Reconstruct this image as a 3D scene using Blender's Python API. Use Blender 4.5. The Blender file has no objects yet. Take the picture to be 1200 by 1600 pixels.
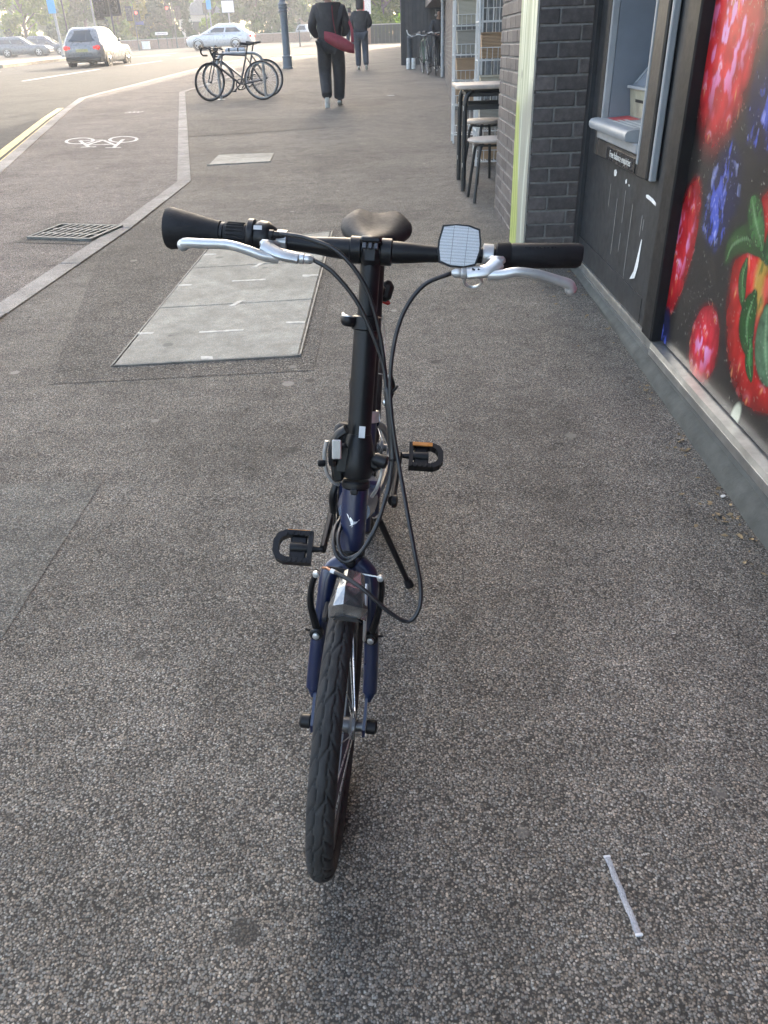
import bpy, math, random
import numpy as np
from mathutils import Vector, Matrix, Euler
random.seed(7)
rng = np.random.default_rng(7)
PI = math.pi
scene = bpy.context.scene
COL = scene.collection

# ------------------------------------------------------------------ camera
CAM_H, FPX, PITCH, ROLL, YAW = 1.25, 1200.0, math.atan(727 / 1200), 0.035, 0.026
cam_d = bpy.data.cameras.new('camera')
cam = bpy.data.objects.new('camera', cam_d)
COL.objects.link(cam)
fw = Vector((-math.sin(YAW) * math.cos(PITCH), math.cos(YAW) * math.cos(PITCH), -math.sin(PITCH)))
r0 = Vector((math.cos(YAW), math.sin(YAW), 0))
d0 = fw.cross(r0)
rt = r0 * math.cos(ROLL) + d0 * math.sin(ROLL)
up = r0 * math.sin(ROLL) - d0 * math.cos(ROLL)
cam.matrix_world = Matrix(((rt.x, up.x, -fw.x, 0), (rt.y, up.y, -fw.y, 0), (rt.z, up.z, -fw.z, CAM_H), (0, 0, 0, 1)))
cam_d.sensor_fit = 'VERTICAL'
cam_d.sensor_height = 36.0
cam_d.lens = 36.0 * FPX / 1600.0
cam_d.clip_start = 0.02
cam_d.clip_end = 2000
scene.camera = cam

# ------------------------------------------------------------------ sky, sun, exposure
SUN_EL, SUN_AZ = math.radians(23), math.radians(17)      # azimuth from +Y towards +X
world = bpy.data.worlds.new('World')
scene.world = world
world.use_nodes = True
wn = world.node_tree
sky = wn.nodes.new('ShaderNodeTexSky')
sky.sky_type = 'NISHITA'
sky.sun_disc = False
sky.sun_elevation = SUN_EL
sky.sun_rotation = SUN_AZ
sky.dust_density = 5.0
sky.air_density = 1.0
sky.ozone_density = 1.0
bg = wn.nodes['Background']
bg.inputs['Strength'].default_value = 0.15
wn.links.new(sky.outputs[0], bg.inputs['Color'])
sun_d = bpy.data.lights.new('sun', 'SUN')
sun_d.energy = 2.0
sun_d.angle = math.radians(0.53)
sun_d.color = (1.0, 0.93, 0.82)
sun = bpy.data.objects.new('sun', sun_d)
COL.objects.link(sun)
to_sun = Vector((math.sin(SUN_AZ) * math.cos(SUN_EL), math.cos(SUN_AZ) * math.cos(SUN_EL), math.sin(SUN_EL)))
sun.rotation_euler = to_sun.to_track_quat('Z', 'Y').to_euler()
sun.location = (10, 40, 30)
vs = scene.view_settings
vs.view_transform = 'Standard'
vs.look = 'None'
vs.exposure = 2.88
vs.gamma = 1.0
vs.use_curve_mapping = False
vs.use_white_balance = True
vs.white_balance_temperature = 6900
cy = scene.cycles
cy.use_denoising = True
cy.denoising_prefilter = 'ACCURATE'
cy.max_bounces = 8
cy.diffuse_bounces = 3
cy.glossy_bounces = 3
cy.transmission_bounces = 5
cy.transparent_max_bounces = 12
cy.volume_bounces = 1
cy.caustics_reflective = False
cy.caustics_refractive = False
cy.sample_clamp_indirect = 6.0

# ------------------------------------------------------------------ materials
def new_mat(name):
    m = bpy.data.materials.new(name)
    m.use_nodes = True
    return m, m.node_tree, m.node_tree.nodes['Principled BSDF']

def N(t, kind, **kw):
    n = t.nodes.new(kind)
    for k, v in kw.items():
        setattr(n, k, v)
    return n

def ramp(t, fac, stops):
    r = N(t, 'ShaderNodeValToRGB')
    el = r.color_ramp.elements
    while len(el) < len(stops):
        el.new(0.5)
    for e, (p, c) in zip(el, stops):
        e.position = p
        e.color = (*c, 1) if len(c) == 3 else c
    t.links.new(fac, r.inputs['Fac'])
    return r.outputs['Color']

def mixc(t, fac, a, b, mode='MIX'):
    n = N(t, 'ShaderNodeMix', data_type='RGBA', blend_type=mode)
    if isinstance(fac, (int, float)):
        n.inputs[0].default_value = fac
    else:
        t.links.new(fac, n.inputs[0])
    for s, v in ((6, a), (7, b)):
        if isinstance(v, tuple):
            n.inputs[s].default_value = (*v, 1)
        else:
            t.links.new(v, n.inputs[s])
    return n.outputs[2]

def objco(t, scale=(1, 1, 1)):
    tc = N(t, 'ShaderNodeTexCoord')
    mp = N(t, 'ShaderNodeMapping')
    mp.inputs['Scale'].default_value = scale
    t.links.new(tc.outputs['Object'], mp.inputs['Vector'])
    return mp.outputs[0]

def noise(t, vec, scale, detail=4, rough=0.6):
    n = N(t, 'ShaderNodeTexNoise')
    n.inputs['Scale'].default_value = scale
    n.inputs['Detail'].default_value = detail
    n.inputs['Roughness'].default_value = rough
    t.links.new(vec, n.inputs['Vector'])
    return n.outputs['Fac']

def bump(t, b, height, strength, dist):
    n = N(t, 'ShaderNodeBump')
    n.inputs['Strength'].default_value = strength
    n.inputs['Distance'].default_value = dist
    t.links.new(height, n.inputs['Height'])
    t.links.new(n.outputs[0], b.inputs['Normal'])

MATS = {}
def pm(name, col, rough=0.5, metal=0.0, var=0.25, nscale=20, bmp=0.0, bscale=200, coat=0.0, rvar=0.15, spec=0.5):
    """plain paint, metal, rubber or cloth: base colour with mottling, uneven gloss and a little relief"""
    if name in MATS:
        return MATS[name]
    m, t, b = new_mat(name)
    v = objco(t)
    n1 = noise(t, v, nscale, 5)
    lo = tuple(c * (1 - var) for c in col)
    hi = tuple(min(1, c * (1 + var)) for c in col)
    t.links.new(ramp(t, n1, [(0.3, lo), (0.7, hi)]), b.inputs['Base Color'])
    n2 = noise(t, v, nscale * 3.1, 3)
    rr = N(t, 'ShaderNodeMapRange')
    rr.inputs[3].default_value = max(0.03, rough - rvar)
    rr.inputs[4].default_value = min(1, rough + rvar)
    t.links.new(n2, rr.inputs[0])
    t.links.new(rr.outputs[0], b.inputs['Roughness'])
    b.inputs['Metallic'].default_value = metal
    b.inputs['Coat Weight'].default_value = coat
    b.inputs['Specular IOR Level'].default_value = spec
    if bmp:
        bump(t, b, noise(t, v, bscale, 3), bmp, 0.002)
    MATS[name] = m
    return m

def glass_mat(name, col=(0.05, 0.07, 0.08), rough=0.06):
    """window glass that shows mostly reflections with dark behind"""
    m, t, b = new_mat(name)
    b.inputs['Base Color'].default_value = (*col, 1)
    b.inputs['Roughness'].default_value = rough
    b.inputs['Coat Weight'].default_value = 0.6
    MATS[name] = m
    return m

def asphalt(name, dark, mid, light, cell=150, binder=0.62, wear=0.3, bs=0.55, gum=True):
    """rolled stone chippings in a dark binder, with worn areas and old gum spots"""
    m, t, b = new_mat(name)
    v = objco(t)
    wob = N(t, 'ShaderNodeTexNoise')
    wob.inputs['Scale'].default_value = cell * 1.1
    wob.inputs['Detail'].default_value = 1.0
    t.links.new(v, wob.inputs['Vector'])
    mv = N(t, 'ShaderNodeVectorMath', operation='MULTIPLY_ADD')
    mv.inputs[1].default_value = (0.75 / cell,) * 3
    t.links.new(wob.outputs['Color'], mv.inputs[0])
    t.links.new(v, mv.inputs[2])
    vo = N(t, 'ShaderNodeTexVoronoi', feature='F1')
    vo.inputs['Scale'].default_value = cell
    t.links.new(mv.outputs[0], vo.inputs['Vector'])
    sep = N(t, 'ShaderNodeSeparateColor')
    t.links.new(vo.outputs['Color'], sep.inputs[0])
    stone = ramp(t, sep.outputs[0], [(0.0, dark), (0.3, mid), (0.8, tuple(c * 1.4 for c in mid)), (1.0, light)])
    tint = mixc(t, sep.outputs[1], (1.12, 0.99, 0.88), (0.93, 1.0, 1.05))
    stone = mixc(t, 1.0, stone, tint, 'MULTIPLY')
    sz = N(t, 'ShaderNodeMath', operation='MULTIPLY_ADD')
    t.links.new(sep.outputs[2], sz.inputs[0])
    sz.inputs[1].default_value = 0.20
    t.links.new(vo.outputs['Distance'], sz.inputs[2])
    edge = N(t, 'ShaderNodeMapRange', clamp=True)
    edge.inputs[1].default_value = 0.80
    edge.inputs[2].default_value = 0.48
    t.links.new(sz.outputs[0], edge.inputs[0])
    base = mixc(t, edge.outputs[0], tuple(c * binder for c in dark), stone)
    big = noise(t, v, 0.9, 4, 0.65)
    base = mixc(t, 1.0, base, ramp(t, big, [(0.3, (1 - wear,) * 3), (0.52, (1.0,) * 3), (0.75, (1 + wear * 0.5,) * 3)]), 'MULTIPLY')
    md_ = noise(t, v, 3.1, 3, 0.6)
    base = mixc(t, 1.0, base, ramp(t, md_, [(0.32, (1 - wear * .55,) * 3), (0.5, (1.0,) * 3), (0.7, (1 + wear * .3,) * 3)]), 'MULTIPLY')
    sm = noise(t, v, 11.0, 3, 0.7)
    base = mixc(t, 1.0, base, ramp(t, sm, [(0.3, (0.80,) * 3), (0.7, (1.16,) * 3)]), 'MULTIPLY')
    if gum:
        gm = N(t, 'ShaderNodeTexVoronoi', feature='F1', voronoi_dimensions='2D')
        gm.inputs['Scale'].default_value = 2.6
        t.links.new(mv.outputs[0], gm.inputs['Vector'])
        gs = N(t, 'ShaderNodeSeparateColor')
        t.links.new(gm.outputs['Color'], gs.inputs[0])
        gr = N(t, 'ShaderNodeMapRange', clamp=True)
        gr.inputs[1].default_value, gr.inputs[2].default_value = 0.35, 1.0
        gr.inputs[3].default_value, gr.inputs[4].default_value = 0.0, 0.075
        t.links.new(gs.outputs[2], gr.inputs[0])
        sb = N(t, 'ShaderNodeMath', operation='SUBTRACT')
        t.links.new(gr.outputs[0], sb.inputs[0])
        t.links.new(gm.outputs['Distance'], sb.inputs[1])
        gd = N(t, 'ShaderNodeMapRange', clamp=True)
        gd.inputs[1].default_value, gd.inputs[2].default_value = 0.0, 0.018
        gd.inputs[4].default_value = 0.7
        t.links.new(sb.outputs[0], gd.inputs[0])
        gcol = ramp(t, gs.outputs[0], [(0.5, tuple(c * 0.55 for c in dark)), (0.62, tuple(c * 1.7 for c in mid))])
        base = mixc(t, gd.outputs[0], base, gcol)
    t.links.new(base, b.inputs['Base Color'])
    b.inputs['Roughness'].default_value = 0.85
    b.inputs['Specular IOR Level'].default_value = 0.15
    hh = N(t, 'ShaderNodeMath', operation='MULTIPLY_ADD')
    t.links.new(edge.outputs[0], hh.inputs[0])
    hh.inputs[1].default_value = 0.8
    hm = N(t, 'ShaderNodeMath', operation='MULTIPLY')
    hm.inputs[1].default_value = 0.5
    t.links.new(sep.outputs[1], hm.inputs[0])
    t.links.new(hm.outputs[0], hh.inputs[2])
    bump(t, b, hh.outputs[0], bs, 0.0035)
    MATS[name] = m
    return m

def vcol_mat(name, rough=0.3, coat=0.2, grain=0.08, bmp=0.02):
    """a flat print: the picture is a colour attribute on a fine grid"""
    m, t, b = new_mat(name)
    a = N(t, 'ShaderNodeAttribute', attribute_name='print')
    g = noise(t, objco(t), 350, 2)
    c = mixc(t, 1.0, a.outputs['Color'], ramp(t, g, [(0.3, (1 - grain,) * 3), (0.7, (1 + grain,) * 3)]), 'MULTIPLY')
    t.links.new(c, b.inputs['Base Color'])
    b.inputs['Roughness'].default_value = rough
    b.inputs['Coat Weight'].default_value = coat
    b.inputs['Coat Roughness'].default_value = 0.15
    if bmp:
        bump(t, b, noise(t, objco(t), 3.0, 3), bmp, 0.05)
    return m

# ------------------------------------------------------------------ mesh helpers
def frame_for(d):
    d = d.normalized()
    a = Vector((0, 0, 1)) if abs(d.z) < 0.9 else Vector((1, 0, 0))
    x = d.cross(a).normalized()
    return x, d.cross(x).normalized()

class MB:
    """collects pieces of ONE part, then build() links them as one mesh object"""
    def __init__(self):
        self.v, self.f = [], []
    def add(self, vs, fs):
        o = len(self.v)
        self.v += [tuple(p) for p in vs]
        self.f += [tuple(i + o for i in q) for q in fs]
        return self
    def box(self, c, s, rot=None, bev=0.0):
        x, y, z = s[0] / 2, s[1] / 2, s[2] / 2
        if bev <= 0:
            vs = [(-x, -y, -z), (x, -y, -z), (x, y, -z), (-x, y, -z), (-x, -y, z), (x, -y, z), (x, y, z), (-x, y, z)]
            fs = [(0, 3, 2, 1), (4, 5, 6, 7), (0, 1, 5, 4), (1, 2, 6, 5), (2, 3, 7, 6), (3, 0, 4, 7)]
        else:
            b = min(bev, x * .95, y * .95, z * .95)
            vs, idx = [], {}
            for sx in (-1, 1):
                for sy in (-1, 1):
                    for sz in (-1, 1):
                        idx[sx, sy, sz] = len(vs)
                        vs += [(sx * x, sy * (y - b), sz * (z - b)), (sx * (x - b), sy * y, sz * (z - b)), (sx * (x - b), sy * (y - b), sz * z)]
            I = lambda sx, sy, sz, k: idx[sx, sy, sz] + k
            fs = []
            for s_ in (-1, 1):
                q = [I(s_, -1, -1, 0), I(s_, 1, -1, 0), I(s_, 1, 1, 0), I(s_, -1, 1, 0)]
                fs.append(q if s_ > 0 else q[::-1])
                q = [I(-1, s_, -1, 1), I(-1, s_, 1, 1), I(1, s_, 1, 1), I(1, s_, -1, 1)]
                fs.append(q if s_ > 0 else q[::-1])
                q = [I(-1, -1, s_, 2), I(1, -1, s_, 2), I(1, 1, s_, 2), I(-1, 1, s_, 2)]
                fs.append(q if s_ > 0 else q[::-1])
            for a in (-1, 1):
                for b_ in (-1, 1):
                    q = [I(a, b_, -1, 0), I(a, b_, -1, 1), I(a, b_, 1, 1), I(a, b_, 1, 0)]
                    fs.append(q if a * b_ > 0 else q[::-1])
                    q = [I(a, -1, b_, 0), I(a, 1, b_, 0), I(a, 1, b_, 2), I(a, -1, b_, 2)]
                    fs.append(q if a * b_ > 0 else q[::-1])
                    q = [I(-1, a, b_, 1), I(-1, a, b_, 2), I(1, a, b_, 2), I(1, a, b_, 1)]
                    fs.append(q if a * b_ > 0 else q[::-1])
                    for c_ in (-1, 1):
                        q = [I(a, b_, c_, 0), I(a, b_, c_, 1), I(a, b_, c_, 2)]
                        fs.append(q if a * b_ * c_ > 0 else q[::-1])
        M = Matrix.Translation(c)
        if rot is not None:
            M = M @ (rot.to_4x4() if isinstance(rot, Matrix) else Euler(rot).to_matrix().to_4x4())
        return self.add([M @ Vector(p) for p in vs], fs)
    def tube(self, pts, r, seg=10, caps=True, closed=False, flat=None):
        """sweep a circle (or ellipse: flat=(kx,ky)) along pts; r a number or one per point"""
        pts = [Vector(p) for p in pts]
        n = len(pts)
        rs = r if isinstance(r, (list, tuple)) else [r] * n
        tang = []
        for i in range(n):
            if closed:
                d = pts[(i + 1) % n] - pts[i - 1]
            else:
                d = pts[min(i + 1, n - 1)] - pts[max(i - 1, 0)]
            tang.append(d.normalized())
        x, y = frame_for(tang[0])
        vs, fs = [], []
        for i in range(n):
            if i:
                x = (x - tang[i] * x.dot(tang[i])).normalized()
                y = tang[i].cross(x).normalized()
            kx, ky = flat if flat else (1, 1)
            for k in range(seg):
                a = 2 * PI * k / seg
                vs.append(pts[i] + (x * math.cos(a) * kx + y * math.sin(a) * ky) * rs[i])
        m = n if closed else n - 1
        for i in range(m):
            for k in range(seg):
                a, b = i * seg + k, i * seg + (k + 1) % seg
                c, d = ((i + 1) % n) * seg + (k + 1) % seg, ((i + 1) % n) * seg + k
                fs.append((a, b, c, d))
        if caps and not closed:
            fs.append(tuple(range(seg))[::-1])
            fs.append(tuple(range((n - 1) * seg, n * seg)))
        return self.add(vs, fs)
    def lathe(self, prof, o=(0, 0, 0), ax=(0, 0, 1), seg=24, caps=True):
        """prof: (radius, distance along axis)"""
        o, ax = Vector(o), Vector(ax).normalized()
        x, y = frame_for(ax)
        vs, fs = [], []
        for r, h in prof:
            for k in range(seg):
                a = 2 * PI * k / seg
                vs.append(o + ax * h + (x * math.cos(a) + y * math.sin(a)) * r)
        for i in range(len(prof) - 1):
            for k in range(seg):
                k2 = (k + 1) % seg
                fs.append((i * seg + k, i * seg + k2, (i + 1) * seg + k2, (i + 1) * seg + k))
        if caps:
            fs.append(tuple(range(seg))[::-1])
            fs.append(tuple(range((len(prof) - 1) * seg, len(prof) * seg)))
        return self.add(vs, fs)
    def torus(self, c, ax, R, r, seg=40, sub=8, flat=(1, 1)):
        c, ax = Vector(c), Vector(ax).normalized()
        x, y = frame_for(ax)
        vs, fs = [], []
        for i in range(seg):
            a = 2 * PI * i / seg
            d = x * math.cos(a) + y * math.sin(a)
            for k in range(sub):
                b = 2 * PI * k / sub
                vs.append(c + d * (R + r * math.cos(b) * flat[0]) + ax * r * math.sin(b) * flat[1])
        for i in range(seg):
            for k in range(sub):
                i2, k2 = (i + 1) % seg, (k + 1) % sub
                fs.append((i * sub + k, i2 * sub + k, i2 * sub + k2, i * sub + k2))
        return self.add(vs, fs)
    def prism(self, poly, d, o=None):
        """poly: list of 3-D points (a flat outline), extruded by vector d"""
        n = len(poly)
        p = [Vector(q) for q in poly]
        d = Vector(d)
        nrm = Vector((0, 0, 0))
        for i in range(n):
            nrm += (p[i] - p[0]).cross(p[(i + 1) % n] - p[0])
        if nrm.dot(d) > 0:
            p = p[::-1]
        vs = p + [q + d for q in p]
        fs = [tuple(range(n)), tuple(range(n, 2 * n))[::-1]]
        fs += [(i, i + n, (i + 1) % n + n, (i + 1) % n) for i in range(n)]
        return self.add(vs, fs)
    def ball(self, c, r, seg=12, rings=8):
        c = Vector(c)
        rr = r if isinstance(r, (tuple, list)) else (r, r, r)
        prof = [(math.sin(PI * i / rings), -math.cos(PI * i / rings)) for i in range(rings + 1)]
        vs, fs = [], []
        for a, h in prof:
            for k in range(seg):
                t = 2 * PI * k / seg
                vs.append(c + Vector((a * math.cos(t) * rr[0], a * math.sin(t) * rr[1], h * rr[2])))
        for i in range(rings):
            for k in range(seg):
                k2 = (k + 1) % seg
                fs.append((i * seg + k, i * seg + k2, (i + 1) * seg + k2, (i + 1) * seg + k))
        return self.add(vs, fs)
    def loft(self, secs, closed=True, caps=True):
        n = len(secs[0])
        vs = [p for s in secs for p in s]
        fs = []
        for i in range(len(secs) - 1):
            for k in range(n if closed else n - 1):
                k2 = (k + 1) % n
                fs.append((i * n + k, i * n + k2, (i + 1) * n + k2, (i + 1) * n + k))
        if caps and closed:
            fs.append(tuple(range(n))[::-1])
            fs.append(tuple(range((len(secs) - 1) * n, len(secs) * n)))
        return self.add(vs, fs)
    def build(self, name, mat, parent=None, smooth=35, sub=0, at=None, **props):
        me = bpy.data.meshes.new(name)
        me.from_pydata(self.v, [], self.f)
        if mat is not None:
            me.materials.append(mat)
        o = bpy.data.objects.new(name, me)
        COL.objects.link(o)
        if parent is not None:
            o.parent = parent
        if at is not None:
            o.location = at
        if smooth:
            me.polygons.foreach_set('use_smooth', [True] * len(me.polygons))
            if smooth < 180:
                me.set_sharp_from_angle(angle=math.radians(smooth))
        if sub:
            md = o.modifiers.new('s', 'SUBSURF')
            md.levels = md.render_levels = sub
        for k, v in props.items():
            o[k] = v
        return o

def fix_normals(o):
    import bmesh
    bm = bmesh.new()
    bm.from_mesh(o.data)
    bmesh.ops.recalc_face_normals(bm, faces=bm.faces)
    bm.to_mesh(o.data)
    bm.free()

def thing(name, label, cat, loc=(0, 0, 0), rz=0.0, group=None, mat=None):
    o = bpy.data.objects.new(name, None)
    o.empty_display_size = 0.2
    COL.objects.link(o)
    if mat is not None:
        o.matrix_world = mat
    else:
        o.location = loc
        o.rotation_euler = (0, 0, rz)
    o['label'], o['category'] = label, cat
    if group:
        o['group'] = group
    return o

def tag(o, label, cat, group=None):
    o['label'], o['category'] = label, cat
    if group:
        o['group'] = group
    return o

def copy_tree(o, parent=None):
    c = o.copy()
    COL.objects.link(c)
    c.parent = parent
    for ch in list(o.children):
        copy_tree(ch, c)
    return c

def bez(pts, n=8):
    """smooth curve through the points (Catmull-Rom)"""
    P = [Vector(p) for p in pts]
    P = [P[0] * 2 - P[1]] + P + [P[-1] * 2 - P[-2]]
    out = []
    for i in range(1, len(P) - 2):
        a, b, c, d = P[i - 1:i + 3]
        for k in range(n):
            t = k / n
            out.append(0.5 * ((2 * b) + (c - a) * t + (2 * a - 5 * b + 4 * c - d) * t * t + (3 * b - a - 3 * c + d) * t ** 3))
    out.append(P[-2])
    return out

# ------------------------------------------------------------------ the lie of the land
def sst(a, b, x):
    t = min(1, max(0, (x - a) / (b - a)))
    return t * t * (3 - 2 * t)
def gz(x, y):
    if y <= 58:
        z = 0.025 * y
    elif y <= 95:
        z = 1.45 + 0.016 * (y - 58)
    else:
        z = 2.042 + 0.028 * (min(y, 118) - 95)
    if x < -12:
        z -= 0.012 * min(30, -x - 12) * sst(40, 72, y)
    return z

# ------------------------------------------------------------------ ground, road, pavement
M_PAVE = asphalt('pavement asphalt', (0.100, 0.092, 0.080), (0.180, 0.168, 0.148), (0.42, 0.395, 0.345), cell=245, binder=0.55)
M_ROAD = asphalt('road asphalt', (0.040, 0.039, 0.037), (0.066, 0.064, 0.060), (0.12, 0.115, 0.105), cell=110, wear=0.25, gum=False)
M_CYCLE = asphalt('cycle track asphalt', (0.098, 0.088, 0.080), (0.19, 0.172, 0.156), (0.44, 0.40, 0.36), cell=170)
M_PATCH = asphalt('patched asphalt', (0.106, 0.102, 0.090), (0.172, 0.166, 0.148), (0.37, 0.355, 0.32), cell=235, binder=0.7, wear=0.25)
M_PATCHD = asphalt('dark patched asphalt', (0.070, 0.065, 0.057), (0.138, 0.129, 0.114), (0.36, 0.34, 0.30), cell=180, wear=0.25)
M_GRANITE = asphalt('granite kerb', (0.22, 0.21, 0.19), (0.30, 0.285, 0.265), (0.48, 0.46, 0.43), cell=300, binder=0.85, wear=0.3, bs=0.3, gum=False)
M_CONC = asphalt('concrete lid', (0.255, 0.248, 0.215), (0.295, 0.288, 0.25), (0.40, 0.39, 0.34), cell=330, binder=0.94, wear=0.22, bs=0.15)

def sheet(name, mat, poly, lift, kind='structure', parent=None, skirt=0.0):
    vs = [(x, y, gz(x, y) + lift) for x, y in poly]
    n = len(vs)
    mb = MB()
    a = sum(poly[i][0] * poly[(i + 1) % n][1] - poly[(i + 1) % n][0] * poly[i][1] for i in range(n))
    if a < 0:
        vs = vs[::-1]
    fs = [tuple(range(n))]
    if skirt:
        vs = vs + [(x, y, z - skirt) for x, y, z in vs]
        fs += [(i, i + n, (i + 1) % n + n, (i + 1) % n) for i in range(n)]
    mb.add(vs, fs)
    o = mb.build(name, mat, parent, smooth=0)
    if kind:
        o['kind'] = kind
    return o

# road and ground: one sheet out past the horizon
mb = MB()
xs = [-600, -300, -160, -110, -80] + [-60 + 2.5 * i for i in range(45)] + [60, 90, 140, 300, 600]
ys = [-60, -25] + [-10 + 2 * i for i in range(80)] + [160, 200, 300, 600, 900]
for y in ys:
    for x in xs:
        mb.v.append((x, y, gz(x, y) - 0.10))
nx = len(xs)
for j in range(len(ys) - 1):
    for i in range(nx - 1):
        mb.f.append((j * nx + i, j * nx + i + 1, (j + 1) * nx + i + 1, (j + 1) * nx + i))
o = mb.build('road', M_ROAD, None)
o['kind'] = 'structure'

LK = [(-4.10, -12), (-4.10, 8.25), (-6.04, 15.9), (-6.76, 19.0), (-6.80, 34), (-6.35, 38.6), (-5.0, 40.6), (-3.3, 41.4)]   # outer kerb
RK = [(-2.14, -12), (-2.12, 4.0), (-2.02, 5.95), (-2.01, 7.92), (-4.76, 19.8), (-4.70, 21.3), (-4.62, 26.5), (-4.6, 31)]   # inner flush kerb
sheet('pavement', M_PAVE, [(x, y) for x, y in LK] + [(-1.2, 45.0), (0.9, 52), (2.5, 57.5), (14, 57.5), (14, -12)], 0.0, skirt=0.15)
sheet('cycle_track', M_CYCLE, [(x + 0.07, y) for x, y in LK[:5]] + [(-6.6, 34), (-5.2, 33.0), (-4.6, 31)] + [(x - 0.06, y) for x, y in RK[:7]][::-1], 0.004)

def kerb_line(name, pts, width, stone, lift, height):
    root = bpy.data.objects.new(name, None)
    COL.objects.link(root)
    root['kind'] = 'structure'
    P = [Vector((x, y, 0)) for x, y in pts]
    # offset both edges with mitred corners so neighbouring stones meet
    nrm = []
    for i in range(len(P) - 1):
        d = (P[i + 1] - P[i]).normalized()
        nrm.append(Vector((d.y, -d.x, 0)))
    edge = []
    for i in range(len(P)):
        a = nrm[max(0, i - 1)]
        b = nrm[min(len(nrm) - 1, i)]
        m = (a + b).normalized()
        m = m / max(0.5, m.dot(b))
        edge.append((P[i] - m * width / 2, P[i] + m * width / 2))
    for i in range(len(P) - 1):
        L = (P[i + 1] - P[i]).length
        if P[i + 1].y < 0.5:
            k = 1
        else:
            k = max(1, round(L / stone))
        t0 = 0.0
        if P[i].y < -1:
            t0 = (max(-1, 0) - P[i].y) / (P[i + 1].y - P[i].y)
            k = max(1, round(L * (1 - t0) / stone))
        for j in range(k):
            a, b = t0 + (1 - t0) * j / k, t0 + (1 - t0) * (j + 1) / k
            g = 0.005 / L
            a2, b2 = a + g, b - g
            A, B = edge[i], edge[i + 1]
            dz = random.uniform(-0.0025, 0.0025)
            q = [A[0].lerp(B[0], a2), A[1].lerp(B[1], a2), A[1].lerp(B[1], b2), A[0].lerp(B[0], b2)]
            c = sum(q, Vector()) / 4
            top, mid, bot = [], [], []
            for p in q:
                pi = p + (c - p).normalized() * 0.008
                top.append((pi.x, pi.y, gz(p.x, p.y) + lift + dz))
                mid.append((p.x, p.y, gz(p.x, p.y) + lift + dz - 0.007))
                bot.append((p.x, p.y, gz(p.x, p.y) + lift - height))
            mb = MB()
            mb.loft([bot, mid, top])
            mb.build('kerb_stone', M_GRANITE, root, smooth=0)
    return root
kerb_line('kerb', LK, 0.15, 0.92, 0.012, 0.16)
kerb_line('flush_kerb', RK, 0.13, 0.92, 0.010, 0.10)

M_WHITEP = pm('white road paint', (0.42, 0.41, 0.38), 0.8, var=0.5, nscale=22, bmp=0.3, bscale=120)
M_YELP = pm('yellow road paint', (0.50, 0.38, 0.12), 0.7, var=0.3, nscale=9, bmp=0.3, bscale=120)
def strip(name, mat, pts, width, lift):
    mb = MB()
    P = [Vector((x, y, 0)) for x, y in pts]
    L = []
    for i in range(len(P)):
        d = (P[min(i + 1, len(P) - 1)] - P[max(0, i - 1)]).normalized()
        n = Vector((d.y, -d.x, 0)) * width / 2
        L.append((P[i] - n, P[i] + n))
    vs = []
    for a, b in L:
        vs += [(a.x, a.y, gz(a.x, a.y) + lift), (b.x, b.y, gz(b.x, b.y) + lift)]
    fs = [(2 * i, 2 * i + 1, 2 * i + 3, 2 * i + 2) for i in range(len(P) - 1)]
    mb.add(vs, fs)
    o = mb.build(name, mat, None, smooth=0)
    o['kind'] = 'structure'
    return o
def dense(pts, step=2.0):
    out = []
    for (x0, y0), (x1, y1) in zip(pts, pts[1:]):
        k = max(1, int(math.hypot(x1 - x0, y1 - y0) / step))
        out += [(x0 + (x1 - x0) * i / k, y0 + (y1 - y0) * i / k) for i in range(k)]
    return out + [pts[-1]]
RL = -0.10 + 0.004
for off in (0.19, 0.36):
    strip('yellow_line', M_YELP, [(x - off, y - off * .3) for x, y in LK[:3]] + [(-6.55 - off, 18.0)], 0.13, RL)
strip('yellow_line', M_YELP, dense([(-6.98, 19.6), (-7.02, 34), (-6.6, 38.9), (-5.2, 41.1), (-3.4, 41.9)]), 0.16, RL)
# lane lines on the main road
for (a, b) in [((-10.2, 12), (-10.9, 16)), ((-8.5, 15.3), (-8.9, 18.6)), ((-11.2, 19.5), (-11.6, 24)), ((-12.2, 29), (-11.9, 36)), ((-11.6, 38.5), (-11.1, 43)), ((-10.8, 45.5), (-10.4, 49)),
               ((-10.1, 51.5), (-9.7, 55)), ((-15.8, 25), (-15.2, 33)), ((-16.5, 31), (-16.4, 37)), ((-15.4, 42), (-14.6, 48)), ((-14.4, 51), (-13.4, 56)), ((-22, 30), (-20, 40)), ((-21, 46), (-16, 57)), ((-9, 58), (-6.5, 63)), ((-12, 60), (-8, 68))]:
    strip('lane_line', M_WHITEP, dense([a, b]), 0.16, RL)
strip('stop_line', M_WHITEP, dense([(-19, 49.5), (-12.6, 51.0)]), 0.30, RL)
strip('edge_line', M_WHITEP, dense([(-3.0, 43.0), (-0.6, 47), (1.2, 54), (3, 60)]), 0.10, RL)

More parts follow.
